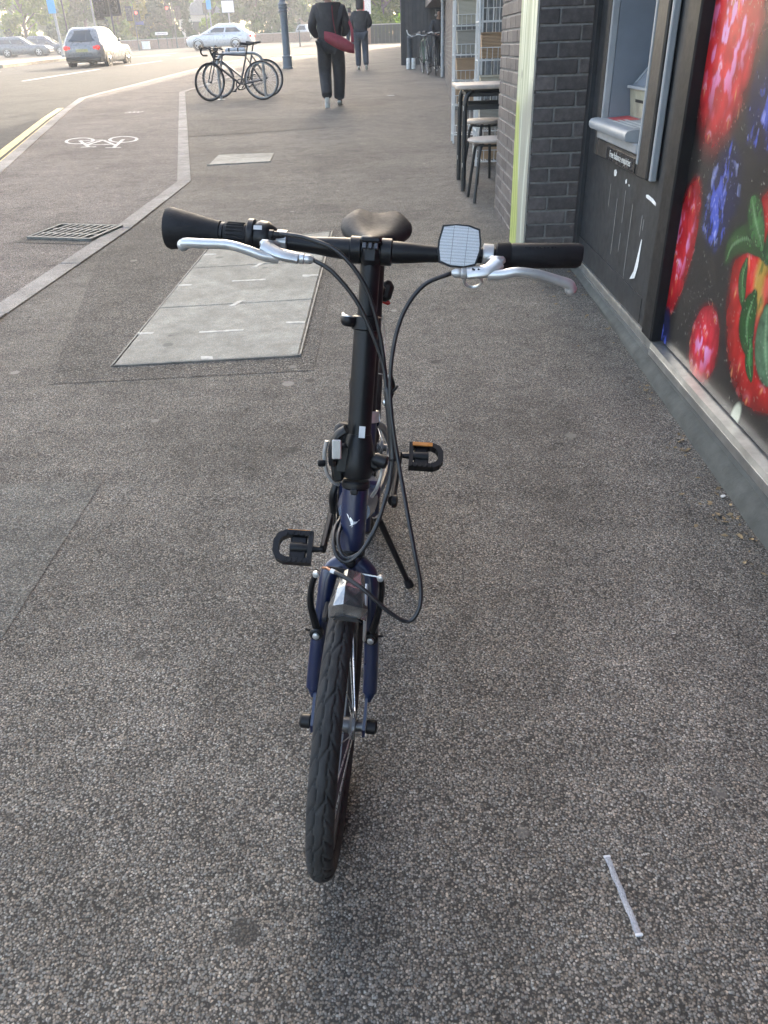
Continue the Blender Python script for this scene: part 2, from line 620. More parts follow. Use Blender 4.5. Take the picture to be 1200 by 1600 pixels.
# cycle symbol painted on the track, upside down from here
mb = MB()
def flatring(mb, cx, cy, rx, ry, w, n=28):
    vs, fs = [], []
    for i in range(n):
        a = 2 * PI * i / n
        for k in (1, 0):
            x, y = cx + (rx - w * k) * math.cos(a), cy + (ry - w * 1.5 * k) * math.sin(a)
            vs.append((x, y, 0))
    for i in range(n):
        j = (i + 1) % n
        fs.append((2 * i, 2 * i + 1, 2 * j + 1, 2 * j))
    mb.add(vs, fs)
def flatbar(mb, a, b, w):
    a, b = Vector((*a, 0)), Vector((*b, 0))
    d = (b - a).normalized()
    n = Vector((d.y, -d.x, 0)) * w / 2
    mb.add([a - n, a + n, b + n, b - n], [(0, 1, 2, 3)])
flatring(mb, -0.30, 0.40, 0.21, 0.36, 0.045)
flatring(mb, 0.30, 0.40, 0.21, 0.36, 0.045)
for i, (a, b) in enumerate([((-.30, .40), (-.16, -.28)), ((-.20, -.1), (.14, -.1)), ((-.19, -.08), (.02, .38)), ((.02, .38), (.20, -.24)), ((.30, .40), (.17, -.42)), ((-.30, .40), (.02, .40)), ((-.26, -.30), (-.06, -.30)), ((.06, -.44), (.26, -.44))]):
    flatbar(mb, a, b, 0.05)
for q in range(len(mb.v)):
    x, y, z = mb.v[q]
    X, Y = -3.78 + x * 0.98 + y * -0.30, 10.95 + y * 0.98
    mb.v[q] = (X, Y, gz(X, Y) + 0.0075 + 0.00002 * q)
o = mb.build('cycle_symbol', M_WHITEP, None, smooth=0)
o['kind'] = 'structure'
mb = MB()
for i in range(4):
    flatring(mb, -0.11 + i * 0.075, 0.0, 0.036, 0.15, 0.016, 14)
for q in range(len(mb.v)):
    x, y, z = mb.v[q]
    X, Y = -4.57 + x, 15.25 + y
    mb.v[q] = (X, Y, gz(X, Y) + 0.008)
mb.build('worn_track_marking', M_WHITEP, None, smooth=0)['kind'] = 'structure'

# gully grate beside the flush kerb
sheet('gully_patch', M_PATCHD, [(-2.70, 5.60), (-2.075, 5.46), (-2.075, 6.08), (-2.62, 6.27)], 0.007)
gg = thing('drain_grate', 'rectangular steel drain grate with slanted bars set in the cycle track', 'drain', (-2.33, 5.84, gz(0, 5.84)))
M_STEELW = pm('worn steel', (0.24, 0.235, 0.215), 0.6, 0.3, var=0.3, nscale=30)
M_STEELD = pm('dull steel edge', (0.15, 0.15, 0.135), 0.7, 0.15, var=0.35, nscale=25)
M_IRON = pm('dark cast iron', (0.03, 0.03, 0.03), 0.6, 0.3)
mb = MB()
GS = Matrix.Rotation(math.atan(0.025), 4, 'X') @ Matrix.Rotation(-0.24, 4, 'Z')
def gbox(mb, c, s, rz=0):
    M = GS @ Matrix.Translation(c) @ Matrix.Rotation(rz, 4, 'Z')
    t = MB().box((0, 0, 0), s)
    mb.add([M @ Vector(p) for p in t.v], t.f)
gbox(mb, (0, 0, 0.002), (0.52, 0.42, 0.012))
mb.build('pit', M_IRON, gg, smooth=0)
for sx in (-1, 1):
    mb = MB(); gbox(mb, (sx * 0.25, 0, 0.010), (0.022, 0.43, 0.026)); mb.build('frame_bar', M_STEELD, gg, smooth=0)
    mb = MB(); gbox(mb, (0, sx * 0.205, 0.010), (0.478, 0.022, 0.026)); mb.build('frame_bar', M_STEELD, gg, smooth=0)
for i in range(8):
    mb = MB(); gbox(mb, (-0.19 + i * 0.054, 0, 0.011), (0.013, 0.385, 0.022), -0.12); mb.build('grate_bar', M_STEELW, gg, smooth=0)
for i in (-1, 1):
    mb = MB(); gbox(mb, (0, i * 0.07, 0.0095), (0.47, 0.012, 0.02)); mb.build('grate_bar', M_STEELW, gg, smooth=0)

# service cover: three concrete-filled lids in a steel frame
sheet('service_patch', M_PATCHD, [(-1.47, 3.03), (-0.36, 3.11), (-0.36, 5.85), (-1.44, 5.60), (-1.9, 6.6), (-1.95, 5.2)], 0.0018)
sc = thing('service_cover', 'pale concrete service cover of three lids in the pavement', 'manhole cover', (-0.85, 4.3, gz(0, 4.3)))
def slab(name, poly, z0, z1, mat, parent, ins=0.0):
    org = Vector(parent.location)
    c = sum((Vector((x, y, 0)) for x, y in poly), Vector()) / len(poly)
    bot, mid, top = [], [], []
    for x, y in poly:
        p = Vector((x, y, 0)); d = (c - p).normalized() * 0.006
        bot.append(Vector((x, y, gz(x, y) + z0)) - org)
        mid.append(Vector((x, y, gz(x, y) + z1 - 0.004)) - org)
        top.append(Vector((x + d.x, y + d.y, gz(x, y) + z1)) - org)
    return MB().loft([bot, mid, top]).build(name, mat, parent, smooth=0)
lids = [[(-1.250, 3.222), (-0.443, 3.288), (-0.449, 4.086), (-1.252, 4.004)], [(-1.252, 4.014), (-0.449, 4.096), (-0.452, 4.862), (-1.246, 4.776)], [(-1.246, 4.786), (-0.452, 4.872), (-0.456, 5.650), (-1.240, 5.345)]]
for L in lids:
    slab('lid', L, -0.02, 0.0070, M_CONC, sc)
F = [(-1.262, 3.206), (-0.430, 3.274), (-0.440, 5.672), (-1.250, 5.358)]
for i in range(4):
    a, b = Vector((*F[i], 0)), Vector((*F[(i + 1) % 4], 0))
    d = (b - a).normalized(); n = Vector((-d.y, d.x, 0)) * 0.008
    a2, b2 = a + d * 0.0115, b - d * 0.0005
    q = [a2, b2, b2 + n, a2 + n]
    slab('edge_strip', [(p.x, p.y) for p in q], -0.02, 0.0085, M_STEELD, sc)
for (x, y, w, l, r) in [(-.85, 3.62, .11, .012, .08), (-.85, 4.48, .10, .012, .08), (-.85, 4.05, .016, .05, -.2), (-.845, 4.80, .016, .05, -.2), (-.85, 3.275, .03, .02, .05), (-1.22, 3.62, .045, .014, .0), (-.50, 3.72, .05, .014, 0), (-.50, 4.55, .05, .014, 0), (-1.21, 4.42, .045, .014, 0), (-1.2, 5.1, .045, .014, 0)]:
    slab('key_slot', [(x - w, y - l - w * r), (x + w, y - l + w * r), (x + w, y + l + w * r), (x - w, y + l - w * r)] if w > .03 else [(x - w + r * .1, y - l), (x + w + r * .1, y - l), (x + w - r * .1, y + l), (x - w - r * .1, y + l)], 0.003, 0.0084, pm('worn lifting plate', (0.40, 0.39, 0.35), 0.7, var=.3, nscale=30), sc)
sheet('old_patch', M_PATCH, [(-1.95, 0.2), (-1.9, 2.19), (-1.3, 2.20), (-0.98, 2.205), (-0.985, 1.46), (-1.0, 0.2)], 0.0015)
pl = thing('access_plate', 'pale grey rectangular access plate flush in the pavement beyond the kerb bend', 'manhole cover', (-1.66, 9.3, gz(0, 9.3)))
slab('plate', [(-1.97, 8.90), (-1.33, 9.0), (-1.36, 9.63), (-2.0, 9.61)], -0.02, 0.008, M_CONC, pl)
slab('edge_strip', [(-1.985, 8.885), (-1.315, 8.985), (-1.315, 8.997), (-1.985, 8.897)], -0.02, 0.011, M_STEELW, pl)
sheet('trench_patch', M_PATCHD, [(-2.85, 11.4), (-0.88, 11.95), (-1.22, 13.3), (-3.3, 13.65)], 0.004)

# ------------------------------------------------------------------ shop on the right
def brick_mat(name, lo, hi, mort=None):
    m, t, b = new_mat(name)
    oi = N(t, 'ShaderNodeObjectInfo')
    v = objco(t)
    n1 = noise(t, v, 30, 5, 0.7)
    c = ramp(t, oi.outputs['Random'], [(0.0, lo), (0.5, tuple((a + b_) / 2 for a, b_ in zip(lo, hi))), (1.0, hi)])
    c = mixc(t, 1.0, c, ramp(t, n1, [(0.3, (0.6,) * 3), (0.7, (1.35,) * 3)]), 'MULTIPLY')
    t.links.new(c, b.inputs['Base Color'])
    b.inputs['Roughness'].default_value = 0.72
    bump(t, b, noise(t, v, 220, 4), 0.5, 0.003)
    return m
M_BRICK = brick_mat('dark brown brick', (0.056, 0.048, 0.046), (0.115, 0.098, 0.092))
M_MORTAR = pm('grey mortar', (0.175, 0.17, 0.16), 0.9, var=0.25, nscale=40, bmp=0.6, bscale=300)
M_PANEL = pm('charcoal painted panel', (0.026, 0.028, 0.030), 0.50, var=0.35, nscale=7, rvar=0.14, spec=.3)
M_BLACK = pm('black powder coat', (0.009, 0.009, 0.010), 0.45, var=0.3, nscale=8, spec=.25)
M_ALU = pm('weathered aluminium', (0.42, 0.42, 0.40), 0.38, 0.85, var=0.25, nscale=12)
M_PLINTH = pm('grey painted concrete plinth', (0.080, 0.082, 0.074), 0.85, var=0.25, nscale=14, bmp=1.0, bscale=90, spec=.2)
M_FASCIA = pm('grey painted fascia', (0.10, 0.105, 0.10), 0.55, var=0.25, nscale=7, bmp=0.2, bscale=60)
M_UPWALL = pm('upper storey brickwork', (0.16, 0.13, 0.11), 0.85, var=0.3, nscale=6)

B0 = (1.5, 20, gz(0, 20))
bl = thing('shop_building', 'tall dark shop building whose shade covers the pavement, with recessed glazing', 'building', B0)
def bb(name, mat, lo, hi, parent=bl, bev=0, base=B0, smooth=0):
    c = [(a + b) / 2 - o for a, b, o in zip(lo, hi, base)]
    return MB().box(c, [b - a for a, b in zip(lo, hi)], bev=bev).build(name, mat, parent, smooth=smooth)
bb('upper_wall', M_UPWALL, (1.09, -9, 2.24), (13, 52, 11.4))
bb('fascia_board', M_BLACK, (0.74, -9, 2.23), (1.085, 14.0, 2.75))
bb('back_wall', M_UPWALL, (1.62, -9, -0.3), (13, 52, 2.238))
bb('ceiling_slab', M_UPWALL, (1.092, 4.0, 2.225), (1.615, 14, 2.238))

# glazing in the recess behind the racks
M_GLASS = glass_mat('dark shop glass', (0.02, 0.025, 0.028), 0.05)
M_MULL = pm('grey window frame', (0.22, 0.23, 0.24), 0.45, 0.2)
for i in range(7):
    y0 = 6.3 + i * 1.1
    bb('pane', M_GLASS, (1.40, y0 + 0.03, 0.55), (1.42, y0 + 1.07, 2.2))
    bb('mullion', M_MULL, (1.36, y0 - 0.028, 0.16), (1.44, y0 + 0.028, 2.222))
bb('stall_riser', M_PANEL, (1.375, 6.33, 0.0), (1.60, 14.0, 0.545))

# far stretch of brick wall and the downpipe at its end
mb = MB()
fwd = Vector((0.336, 7.6, 0)).normalized()
nrm = Vector((-fwd.y, fwd.x, 0))
A = Vector((0.964, 14.0, 0))
def fwbox(mb, s0, s1, z0, z1, t0, t1):
    q = [A + fwd * s0 - nrm * 0 + nrm * t0, A + fwd * s1 + nrm * t0, A + fwd * s1 + nrm * t1, A + fwd * s0 + nrm * t1]
    mb.add([Vector((p.x, p.y, z)) - Vector(B0) for z in (z0, z1) for p in q], [(0, 1, 2, 3), (7, 6, 5, 4), (0, 4, 5, 1), (1, 5, 6, 2), (2, 6, 7, 3), (3, 7, 4, 0)])
fwbox(mb, 0, 7.6, 0.1, 2.22, -0.7, -0.004)
o = mb.build('far_wall_core', M_MORTAR, bl, smooth=0); fix_normals(o)
mb = MB()
for r in range(26):
    z0 = 0.243 + r * 0.075
    k = 0
    while True:
        s0 = k * 0.225 - (0.1125 if r % 2 else 0)
        if s0 > 7.55:
            break
        a, b_ = max(0, s0 + 0.005), min(7.6, s0 + 0.22)
        if b_ - a > 0.03 and z0 + 0.03 > 0.025 * (14 + a):
            fwbox(mb, a, b_, z0 + 0.005, z0 + 0.07, -0.05, random.uniform(0, 0.003))
        k += 1
# near end of that wall, facing the camera
for r in range(26):
    z0 = 0.343 + r * 0.075
o = mb.build('far_bricks', M_BRICK, bl, smooth=0); fix_normals(o)
o['kind'] = 'stuff'
dp = thing('drain_pipe', 'grey downpipe fixed to the end of the far brick wall', 'pipe', (1.25, 21.75, gz(0, 21.75)))
MB().tube([(0, 0, 0.02), (0, 0, 2.6)], 0.045, 12).build('pipe', pm('grey pipe', (0.30, 0.31, 0.31), 0.5), dp)
for z in (0.5, 1.6):
    MB().lathe([(0.056, z - 0.03), (0.056, z + 0.03)], seg=12).build('bracket', MATS['grey pipe'], dp)

# near brick pier: every brick is a piece of its own
PX, PY0, PY1 = 0.76, 4.66, 6.225
P0 = (1.05, 5.4, gz(0, 5.4))
pr = thing('brick_pier', 'dark brown brick pier between the cash machine and the recessed shop window', 'wall', P0)
def rel(p, base):
    return Vector(p) - Vector(base)
mb = MB()
mb.box(rel(((PX + 0.006 + 1.615) / 2, (PY0 + PY1) / 2, 1.14), P0), (1.615 - PX - 0.006, PY1 - PY0 - 0.012, 2.17))
mb.build('mortar', M_MORTAR, pr, smooth=0)
def brick_mesh(sx, sy, seed):
    r = random.Random(seed)
    m = MB().box((0, 0, 0), (sx, sy, 0.065), bev=0.0035)
    m.v = [(x + r.uniform(-.0012, .0012), y + r.uniform(-.0012, .0012), z + r.uniform(-.0012, .0012)) for x, y, z in m.v]
    me = bpy.data.meshes.new('brick')
    me.from_pydata(m.v, [], m.f)
    me.materials.append(M_BRICK)
    return me
BM = {}
def put_brick(x0, x1, y0, y1, z):
    key = (round(x1 - x0, 3), round(y1 - y0, 3), random.randrange(3))
    if key not in BM:
        BM[key] = brick_mesh(x1 - x0, y1 - y0, hash(key) & 255)
    o = bpy.data.objects.new('brick', BM[key])
    COL.objects.link(o)
    o.parent = pr
    o.location = rel(((x0 + x1) / 2 + random.uniform(-.001, .001), (y0 + y1) / 2, z), P0)
    o.rotation_euler = (0, 0, random.uniform(-.004, .004))
for n in range(-15, 13):
    z = 1.243 + n * 0.075 + 0.0375
    if n % 2:
        # header to the front, stretchers along the side
        ys, y = [], PY0
        while y < PY1 - 0.05:
            y1 = min(y + 0.215, PY1)
            ys.append((y, y1)); y = y1 + 0.010
        for y0, y1 in ys:
            put_brick(PX, PX + 0.1025, y0, y1, z)
        fx = PX + 0.1125
    else:
        y = PY0
        put_brick(PX, PX + 0.215, y, y + 0.1025, z)
        y += 0.1125
        while y < PY1 - 0.05:
            y1 = min(y + 0.215, PY1)
            put_brick(PX, PX + 0.1025, y, y1, z); y = y1 + 0.010
        fx = PX + 0.225
    while fx < 1.06:
        put_brick(fx, fx + 0.215, PY0, PY0 + 0.1025, z); fx += 0.225

# printed strip on the street side of the pier
def pnoise(u, v, f, seed):
    """smooth value noise, vectorised"""
    r = np.random.default_rng(seed)
    tab = r.random((64, 64))
    x, y = u * f, v * f
    xi, yi = np.floor(x).astype(int), np.floor(y).astype(int)
    fx, fy = x - xi, y - yi
    fx, fy = fx * fx * (3 - 2 * fx), fy * fy * (3 - 2 * fy)
    g = lambda a, b: tab[a % 64, b % 64]
    return (g(xi, yi) * (1 - fx) + g(xi + 1, yi) * fx) * (1 - fy) + (g(xi, yi + 1) * (1 - fx) + g(xi + 1, yi + 1) * fx) * fy
def fbm(u, v, f, seed, o=4):
    s, a, t = 0, 0.5, 0
    for i in range(o):
        s = s + a * pnoise(u, v, f * 2 ** i, seed + i); t += a; a *= 0.5
    return s / t
def mix(a, b, k):
    return a * (1 - k[..., None]) + np.asarray(b, float) * k[..., None]
def smooth(a, b, x):
    t = np.clip((x - a) / (b - a), 0, 1)
    return t * t * (3 - 2 * t)
def print_sheet(name, X, y0, y1, z0, z1, step, paint, mat, parent, base, thick=0.004):
    ny, nz = int((y1 - y0) / step) + 1, int((z1 - z0) / step) + 1
    Y, Z = np.meshgrid(np.linspace(y0, y1, ny), np.linspace(z0, z1, nz), indexing='ij')
    C = np.clip(paint(Y, Z), 0, 1)
    co = np.stack([np.full_like(Y, X), Y, Z], -1).reshape(-1, 3) - np.asarray(base)
    me = bpy.data.meshes.new(name)
    idx = np.arange(ny * nz).reshape(ny, nz)
    q = np.stack([idx[:-1, :-1], idx[:-1, 1:], idx[1:, 1:], idx[1:, :-1]], -1).reshape(-1, 4)
    me.vertices.add(len(co)); me.vertices.foreach_set('co', co.astype(np.float32).ravel())
    me.loops.add(q.size); me.loops.foreach_set('vertex_index', q.astype(np.int32).ravel())
    me.polygons.add(len(q)); me.polygons.foreach_set('loop_start', np.arange(0, q.size, 4, dtype=np.int32))
    me.update(calc_edges=True)
    at = me.color_attributes.new('print', 'FLOAT_COLOR', 'POINT')
    at.data.foreach_set('color', np.concatenate([C.reshape(-1, 3), np.ones((ny * nz, 1))], 1).astype(np.float32).ravel())
    me.materials.append(mat)
    o = bpy.data.objects.new(name, me)
    COL.objects.link(o); o.parent = parent
    return o
def paint_strip(Y, Z):
    u = (Y - 4.67) / 0.58
    c = np.zeros(Y.shape + (3,)) + np.array([0.60, 0.63, 0.47])
    st = fbm(u * 6 + 0.15 * Z, Z * 0.25, 5, 3)
    c = mix(c, [0.34, 0.38, 0.20], smooth(0.50, 0.62, st) * 0.8)
    c = mix(c, [0.80, 0.82, 0.66], smooth(0.45, 0.30, st))
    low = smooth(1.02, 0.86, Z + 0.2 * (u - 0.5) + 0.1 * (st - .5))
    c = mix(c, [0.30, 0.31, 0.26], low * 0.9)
    hl = np.exp(-((u - 0.12 - 0.10 * np.sin(Z * 4)) / 0.035) ** 2) * smooth(0.95, 0.7, Z) * smooth(0.12, 0.3, Z)
    c = mix(c, [0.70, 0.76, 0.66], hl * 0.8)
    hl = np.exp(-((u - 0.58) / 0.03) ** 2) * smooth(1.0, 0.85, Z) * smooth(0.45, 0.6, Z)
    c = mix(c, [0.66, 0.74, 0.62], hl * 0.9)
    stem = smooth(0.60, 0.66, u + 0.28 * np.clip(Z - 0.32, 0, 9) / 0.6 * -0.9 + 0.12) * smooth(1.0, 0.9, Z)
    ridg = 0.5 + 0.5 * np.sin((u + 0.06 * np.sin(Z * 5)) * 44)
    sc_ = mix(np.zeros_like(c) + np.array([0.52, 0.57, 0.20]), [0.30, 0.38, 0.06], ridg * 0.9)
    c = c * (1 - stem[..., None]) + sc_ * stem[..., None]
    c = mix(c, [0.12, 0.15, 0.10], smooth(0.62, 0.7, fbm(Y * 30, Z * 30, 2, 9)) * 0.25 * smooth(0.5, 0.2, Z))
    for (yy, zz, r) in ((4.70, 1.075, .010), (5.20, 1.08, .008), (5.08, 1.09, .03)):
        c = mix(c, [0.22, 0.22, 0.17], smooth(r, r * 0.4, np.hypot(Y - yy, (Z - zz))) * 0.8)
    return c
ps = thing('poster_strip', 'narrow pale green printed strip along the street side of the brick pier', 'poster', (PX, 4.95, gz(0, 4.95)))
MB().box(rel((PX - 0.0065, 4.955, 1.17), ps.location), (0.009, 0.58, 2.08)).build('board', M_ALU, ps, smooth=0)
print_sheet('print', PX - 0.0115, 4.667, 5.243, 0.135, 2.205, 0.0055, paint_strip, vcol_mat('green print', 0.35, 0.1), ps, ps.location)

# shop front below the cash machine and the poster
F0 = (1.04, 2.5, gz(0, 2.5))
sf = thing('shopfront', 'charcoal shop front with metal sill on a grey concrete plinth', 'shop front', F0)
bb('panel', M_PANEL, (1.05, 3.17, 0.192), (1.10, 4.60, 0.834), sf, base=F0)
bb('upper_panel', M_PANEL, (1.05, 3.17, 1.788), (1.10, 4.60, 2.22), sf, base=F0)
bb('side_panel', M_PANEL, (1.05, 4.174, 0.835), (1.10, 4.60, 1.787), sf, base=F0)
bb('side_panel', M_PANEL, (1.05, 3.17, 0.835), (1.10, 3.486, 1.787), sf, base=F0)
bb('corner_post', M_BLACK, (1.035, 4.602, 0.10), (1.11, 4.657, 2.22), sf, base=F0)
bb('corner_bead', M_PANEL, (1.028, 4.545, 0.194), (1.049, 4.60, 2.22), sf, base=F0)
bb('edge_trim', pm('brown edge trim', (0.16, 0.14, 0.12), 0.5), (1.040, 3.160, 0.192), (1.10, 3.168, 2.22), sf, base=F0)
bb('door_stile', M_PANEL, (1.044, 3.17, 0.193), (1.0495, 3.27, 2.22), sf, base=F0)
bb('window_post', M_BLACK, (1.022, 3.03, 0.192), (1.10, 3.155, 2.22), sf, bev=0.006, base=F0)
bb('lower_rail', M_PANEL, (1.043, 3.275, 0.193), (1.0495, 4.54, 0.30), sf, base=F0)
mb = MB()
def prof_y(mb, prof, ya, yb, base):
    a = [Vector((x, ya, z)) - Vector(base) for x, z in prof]
    b_ = [Vector((x, yb, z)) - Vector(base) for x, z in prof]
    mb.loft([a, b_])
prof_y(mb, [(1.024, 0.176), (1.0285, 0.192), (1.12, 0.200), (1.12, 0.150), (1.024, 0.150)], -2.5, 3.029, F0)
o = mb.build('sill', M_ALU, sf, smooth=0); fix_normals(o)
bb('sill_lip', M_ALU, (1.020, -2.5, 0.146), (1.0235, 3.02, 0.1745), sf, base=F0)
mb = MB()
prof_y(mb, [(1.034, 0.180), (1.036, 0.191), (1.12, 0.1912), (1.12, 0.150), (1.034, 0.150)], 3.032, 4.60, F0)
o = mb.build('kick_strip', M_ALU, sf, smooth=0); fix_normals(o)
bb('fascia', M_FASCIA, (1.031, -2.5, -0.1), (1.12, 4.655, 0.149), sf, base=F0)
mb = MB()
secs = []
for i in range(60):
    y = -2.5 + i * (4.65 + 2.5) / 59
    g0 = 0.025 * y
    w = 0.0015 * math.sin(i * 1.7) + 0.0015 * math.sin(i * 3.1)
    secs.append([Vector(p) - Vector(F0) for p in ((0.993 + w + max(0, y - 2.2) * 0.010, y, g0 - 0.08), (0.995 + w + max(0, y - 2.2) * 0.010, y, g0 + 0.012), (1.008 + w * .6, y, g0 * .5 + 0.062), (1.0305, y, g0 * .5 + 0.088 + w), (1.06, y, g0 * .5 + 0.09), (1.06, y, g0 - 0.08))])
mb.loft(secs)
o = mb.build('plinth', M_PLINTH, sf, smooth=50); fix_normals(o)
# torn paper and scratches left on the panel
M_PAPER = pm('torn white paper', (0.72, 0.72, 0.70), 0.8, var=0.2, nscale=60)
def scrap(poly, name='torn_paper', mat=M_PAPER, X=1.0485, par=sf, base=F0):
    return MB().prism([Vector((X, y, z)) - Vector(base) for y, z in poly], (-0.0012, 0, 0)).build(name, mat, par, smooth=0)
scrap([(3.97, .716), (3.94, .722), (3.92, .712), (3.93, .695), (3.955, .690), (3.968, .70)])
scrap([(3.76, .700), (3.74, .708), (3.735, .690), (3.757, .685)])
scrap([(3.70, .692), (3.685, .690), (3.688, .682), (3.70, .684)])
scrap([(3.425, .690), (3.40, .694), (3.33, .690), (3.262, .676), (3.27, .668), (3.35, .676), (3.42, .680)])
scrap([(3.50, .325), (3.43, .345), (3.405, .40), (3.398, .515), (3.407, .515), (3.43, .44), (3.455, .37)])
for y, z0, z1 in ((4.005, .555, .645), (3.735, .53, .655), (3.735, .40, .47), (3.86, .36, .60), (3.60, .30, .62), (3.44, .53, .60), (3.41, .56, .59)):
    scrap([(y + .003, z0), (y, z0 - .01), (y - .003, z1), (y + .001, z1 + .006)], 'scratch', pm('bare scratch', (0.30, 0.29, 0.27), 0.6))

# fruit poster in the window
def paint_fruit(Y, Z):
    c = np.zeros(Y.shape + (3,)) + np.array([0.016, 0.015, 0.014])
    n1 = fbm(Y * 8, Z * 8, 2, 21)
    c = c * (0.7 + 0.7 * n1)[..., None]
    def ell(cy, cz, ry, rz, rot=0.0):
        ca, sa = math.cos(rot), math.sin(rot)
        a, b = (Y - cy), (Z - cz)
        u, v = (a * ca + b * sa) / ry, (-a * sa + b * ca) / rz
        return u, v, np.hypot(u, v)
    def worley(fu, fv, seed):
        """jittered cells: distance to the nearest centre and that cell's random number"""
        iu, iv = np.floor(fu), np.floor(fv)
        best, rid, du_, dv_ = np.full(fu.shape, 9.0), np.zeros(fu.shape), np.zeros(fu.shape), np.zeros(fu.shape)
        for a in (-1, 0, 1):
            for b_ in (-1, 0, 1):
                cu, cv = iu + a, iv + b_
                h1 = (np.sin(cu * 127.1 + cv * 311.7 + seed) * 43758.5453) % 1
                h2 = (np.sin(cu * 269.5 + cv * 183.3 + seed * 1.7) * 43758.5453) % 1
                dx, dy = fu - cu - .15 - .7 * h1, fv - cv - .15 - .7 * h2
                d = np.hypot(dx, dy)
                m_ = d < best
                best = np.where(m_, d, best); rid = np.where(m_, (h1 + h2 * 7) % 1, rid)
                du_ = np.where(m_, dx, du_); dv_ = np.where(m_, dy, dv_)
        return best, rid, du_, dv_
    def berry(c, cy, cz, ry, rz, rot, seed, base=(0.40, 0.012, 0.018), soft=0.10, cell=0.055, dim=1.0, hl=(0.74, 0.34, 0.66), shine_k=1.0):
        u, v, r = ell(cy, cz, ry, rz, rot)
        if r.min() > 1.2:
            return c
        w = fbm(Y * 14, Z * 14, 1.5, seed)
        m = smooth(1.0, 1.0 - soft, r + 0.05 * (fbm(Y * 6, Z * 6, 1.5, seed + 1, 2) - .5)) * dim
        shade = np.clip(1.30 - 1.05 * r ** 2.2, 0.10, 1.35)
        cc = np.zeros_like(c) + np.asarray(base)
        cc = cc * (shade * (0.55 + 0.9 * w))[..., None]
        q = .9 * (fbm(Y * 8, Z * 8, 1, seed + 2, 2) - .5)
        d, rid, dx, dy = worley(Y / cell + q, Z / (cell * 1.3) + q * .7, seed)
        cc = cc * (1.06 - .26 * smooth(.25, .65, d))[..., None]
        ring = np.exp(-((d - 0.24 - .1 * rid) / 0.05) ** 2) * (dy > -.1)
        cc = mix(cc, [0.62, 0.10, 0.11], ring * 0.30 * rid)
        sd_ = np.exp(-(dx / .07) ** 2 - (dy / .15) ** 2)
        cc = mix(cc, [0.66, 0.30, 0.12], sd_ * (rid > .45) * 0.85)
        f1 = fbm(Y * 20, Z * 10, 1.6, seed + 5, 3)
        shine = smooth(0.56, 0.70, f1) * np.clip(1.15 - 1.6 * np.hypot(u - .05, v - .08), 0, 1) * shine_k
        cc = mix(cc, hl, np.clip(shine * 1.1, 0, .8))
        glint = np.exp(-((d - .20) / .05) ** 2) * (dy > .02) * smooth(.45, .75, rid) * np.clip(1.2 - r, 0, 1)
        cc = mix(cc, [0.85, 0.55, 0.72], glint * .75 * shine_k)
        return c * (1 - m[..., None]) + cc * m[..., None]
    def blue(c, cy, cz, ry, rz, rot, seed, glow=0.0):
        u, v, r = ell(cy, cz, ry, rz, rot)
        if r.min() > 1.4:
            return c
        w = fbm(Y * 16, Z * 7, 2, seed)
        m = smooth(1.0, 0.70, r + 0.45 * (w - .5))
        cc = (np.zeros_like(c) + np.array([0.012, 0.015, 0.055])) * (1.2 - .7 * r)[..., None].clip(.2, 2)
        lit = np.exp(-((v + .25) / .55) ** 2 - ((u - .1) / .55) ** 2) * (.45 + .55 * glow)
        k = smooth(0.46, 0.70, fbm(Y * 14, Z * 6, 2.4, seed + 3) * .75 + lit * .45)
        cc = mix(cc, [0.065, 0.095, 0.42], k)
        cc = mix(cc, [0.26, 0.29, 0.66], smooth(0.60, 0.74, fbm(Y * 30, Z * 14, 2.2, seed + 8)) * k)
        cc = mix(cc, [0.30, 0.34, 0.60], smooth(.62, .70, fbm(Y * 9, Z * 9, 2, seed + 21)) * np.exp(-((r - .75) / .12) ** 2) * .6)
        cc = mix(cc, [0.004, 0.004, 0.010], smooth(0.56, 0.74, fbm(Y * 18, Z * 10, 2, seed + 11)) * .8)
        return c * (1 - m[..., None]) + cc * m[..., None]
    c = berry(c, 2.84, 1.25, 0.28, 0.40, 0.10, 31, soft=0.38, cell=0.075, base=(.46, .016, .020))
    c = blue(c, 2.46, 1.08, 0.17, 0.16, 0.2, 44)
    c = blue(c, 2.68, 0.80, 0.155, 0.19, 0.25, 52, glow=1.0)
    c = berry(c, 2.97, 0.565, 0.135, 0.29, 0.25, 61, soft=0.14, cell=0.06)
    c = berry(c, 2.60, 0.325, 0.145, 0.165, 0.35, 73, soft=0.22, cell=0.05, base=(0.42, 0.014, 0.026))
    c = blue(c, 3.03, 0.25, 0.11, 0.10, 0.5, 81)
    # strawberry with its leaves
    c = berry(c, 2.19, 0.60, 0.315, 0.335, 0.0, 90, soft=0.05, cell=0.075, base=(0.50, 0.012, 0.010), hl=(0.72, 0.12, 0.10), shine_k=.55)
    u, v, r = ell(2.24, 0.86, 0.13, 0.05, 0.6)
    c = mix(c, [0.75, 0.66, 0.62], smooth(1, .5, r) * .9)
    def leaf(c, pts, w, col, seed):
        best = np.full(Y.shape, 9.0); tt = np.zeros(Y.shape)
        P = bez([(0, a, b) for a, b in pts], 8)
        for i in range(len(P)):
            d = np.hypot(Y - P[i].y, Z - P[i].z); t = i / (len(P) - 1)
            wd = w * math.sin(PI * min(max(t, .06), .97)) ** .6
            k = d / wd
            up_ = k < best
            best = np.where(up_, k, best); tt = np.where(up_, t, tt)
        m = smooth(1.0, 0.88, best)
        vein = np.exp(-(best / .12) ** 2)
        w_ = fbm(Y * 20, Z * 20, 2, seed)
        st_ = .5 + .5 * np.sin(tt * 46 + best * 5)
        cc = (np.zeros_like(c) + np.asarray(col)) * (0.30 + 0.95 * w_ * (1.15 - .85 * best ** 2) + .10 * st_)[..., None]
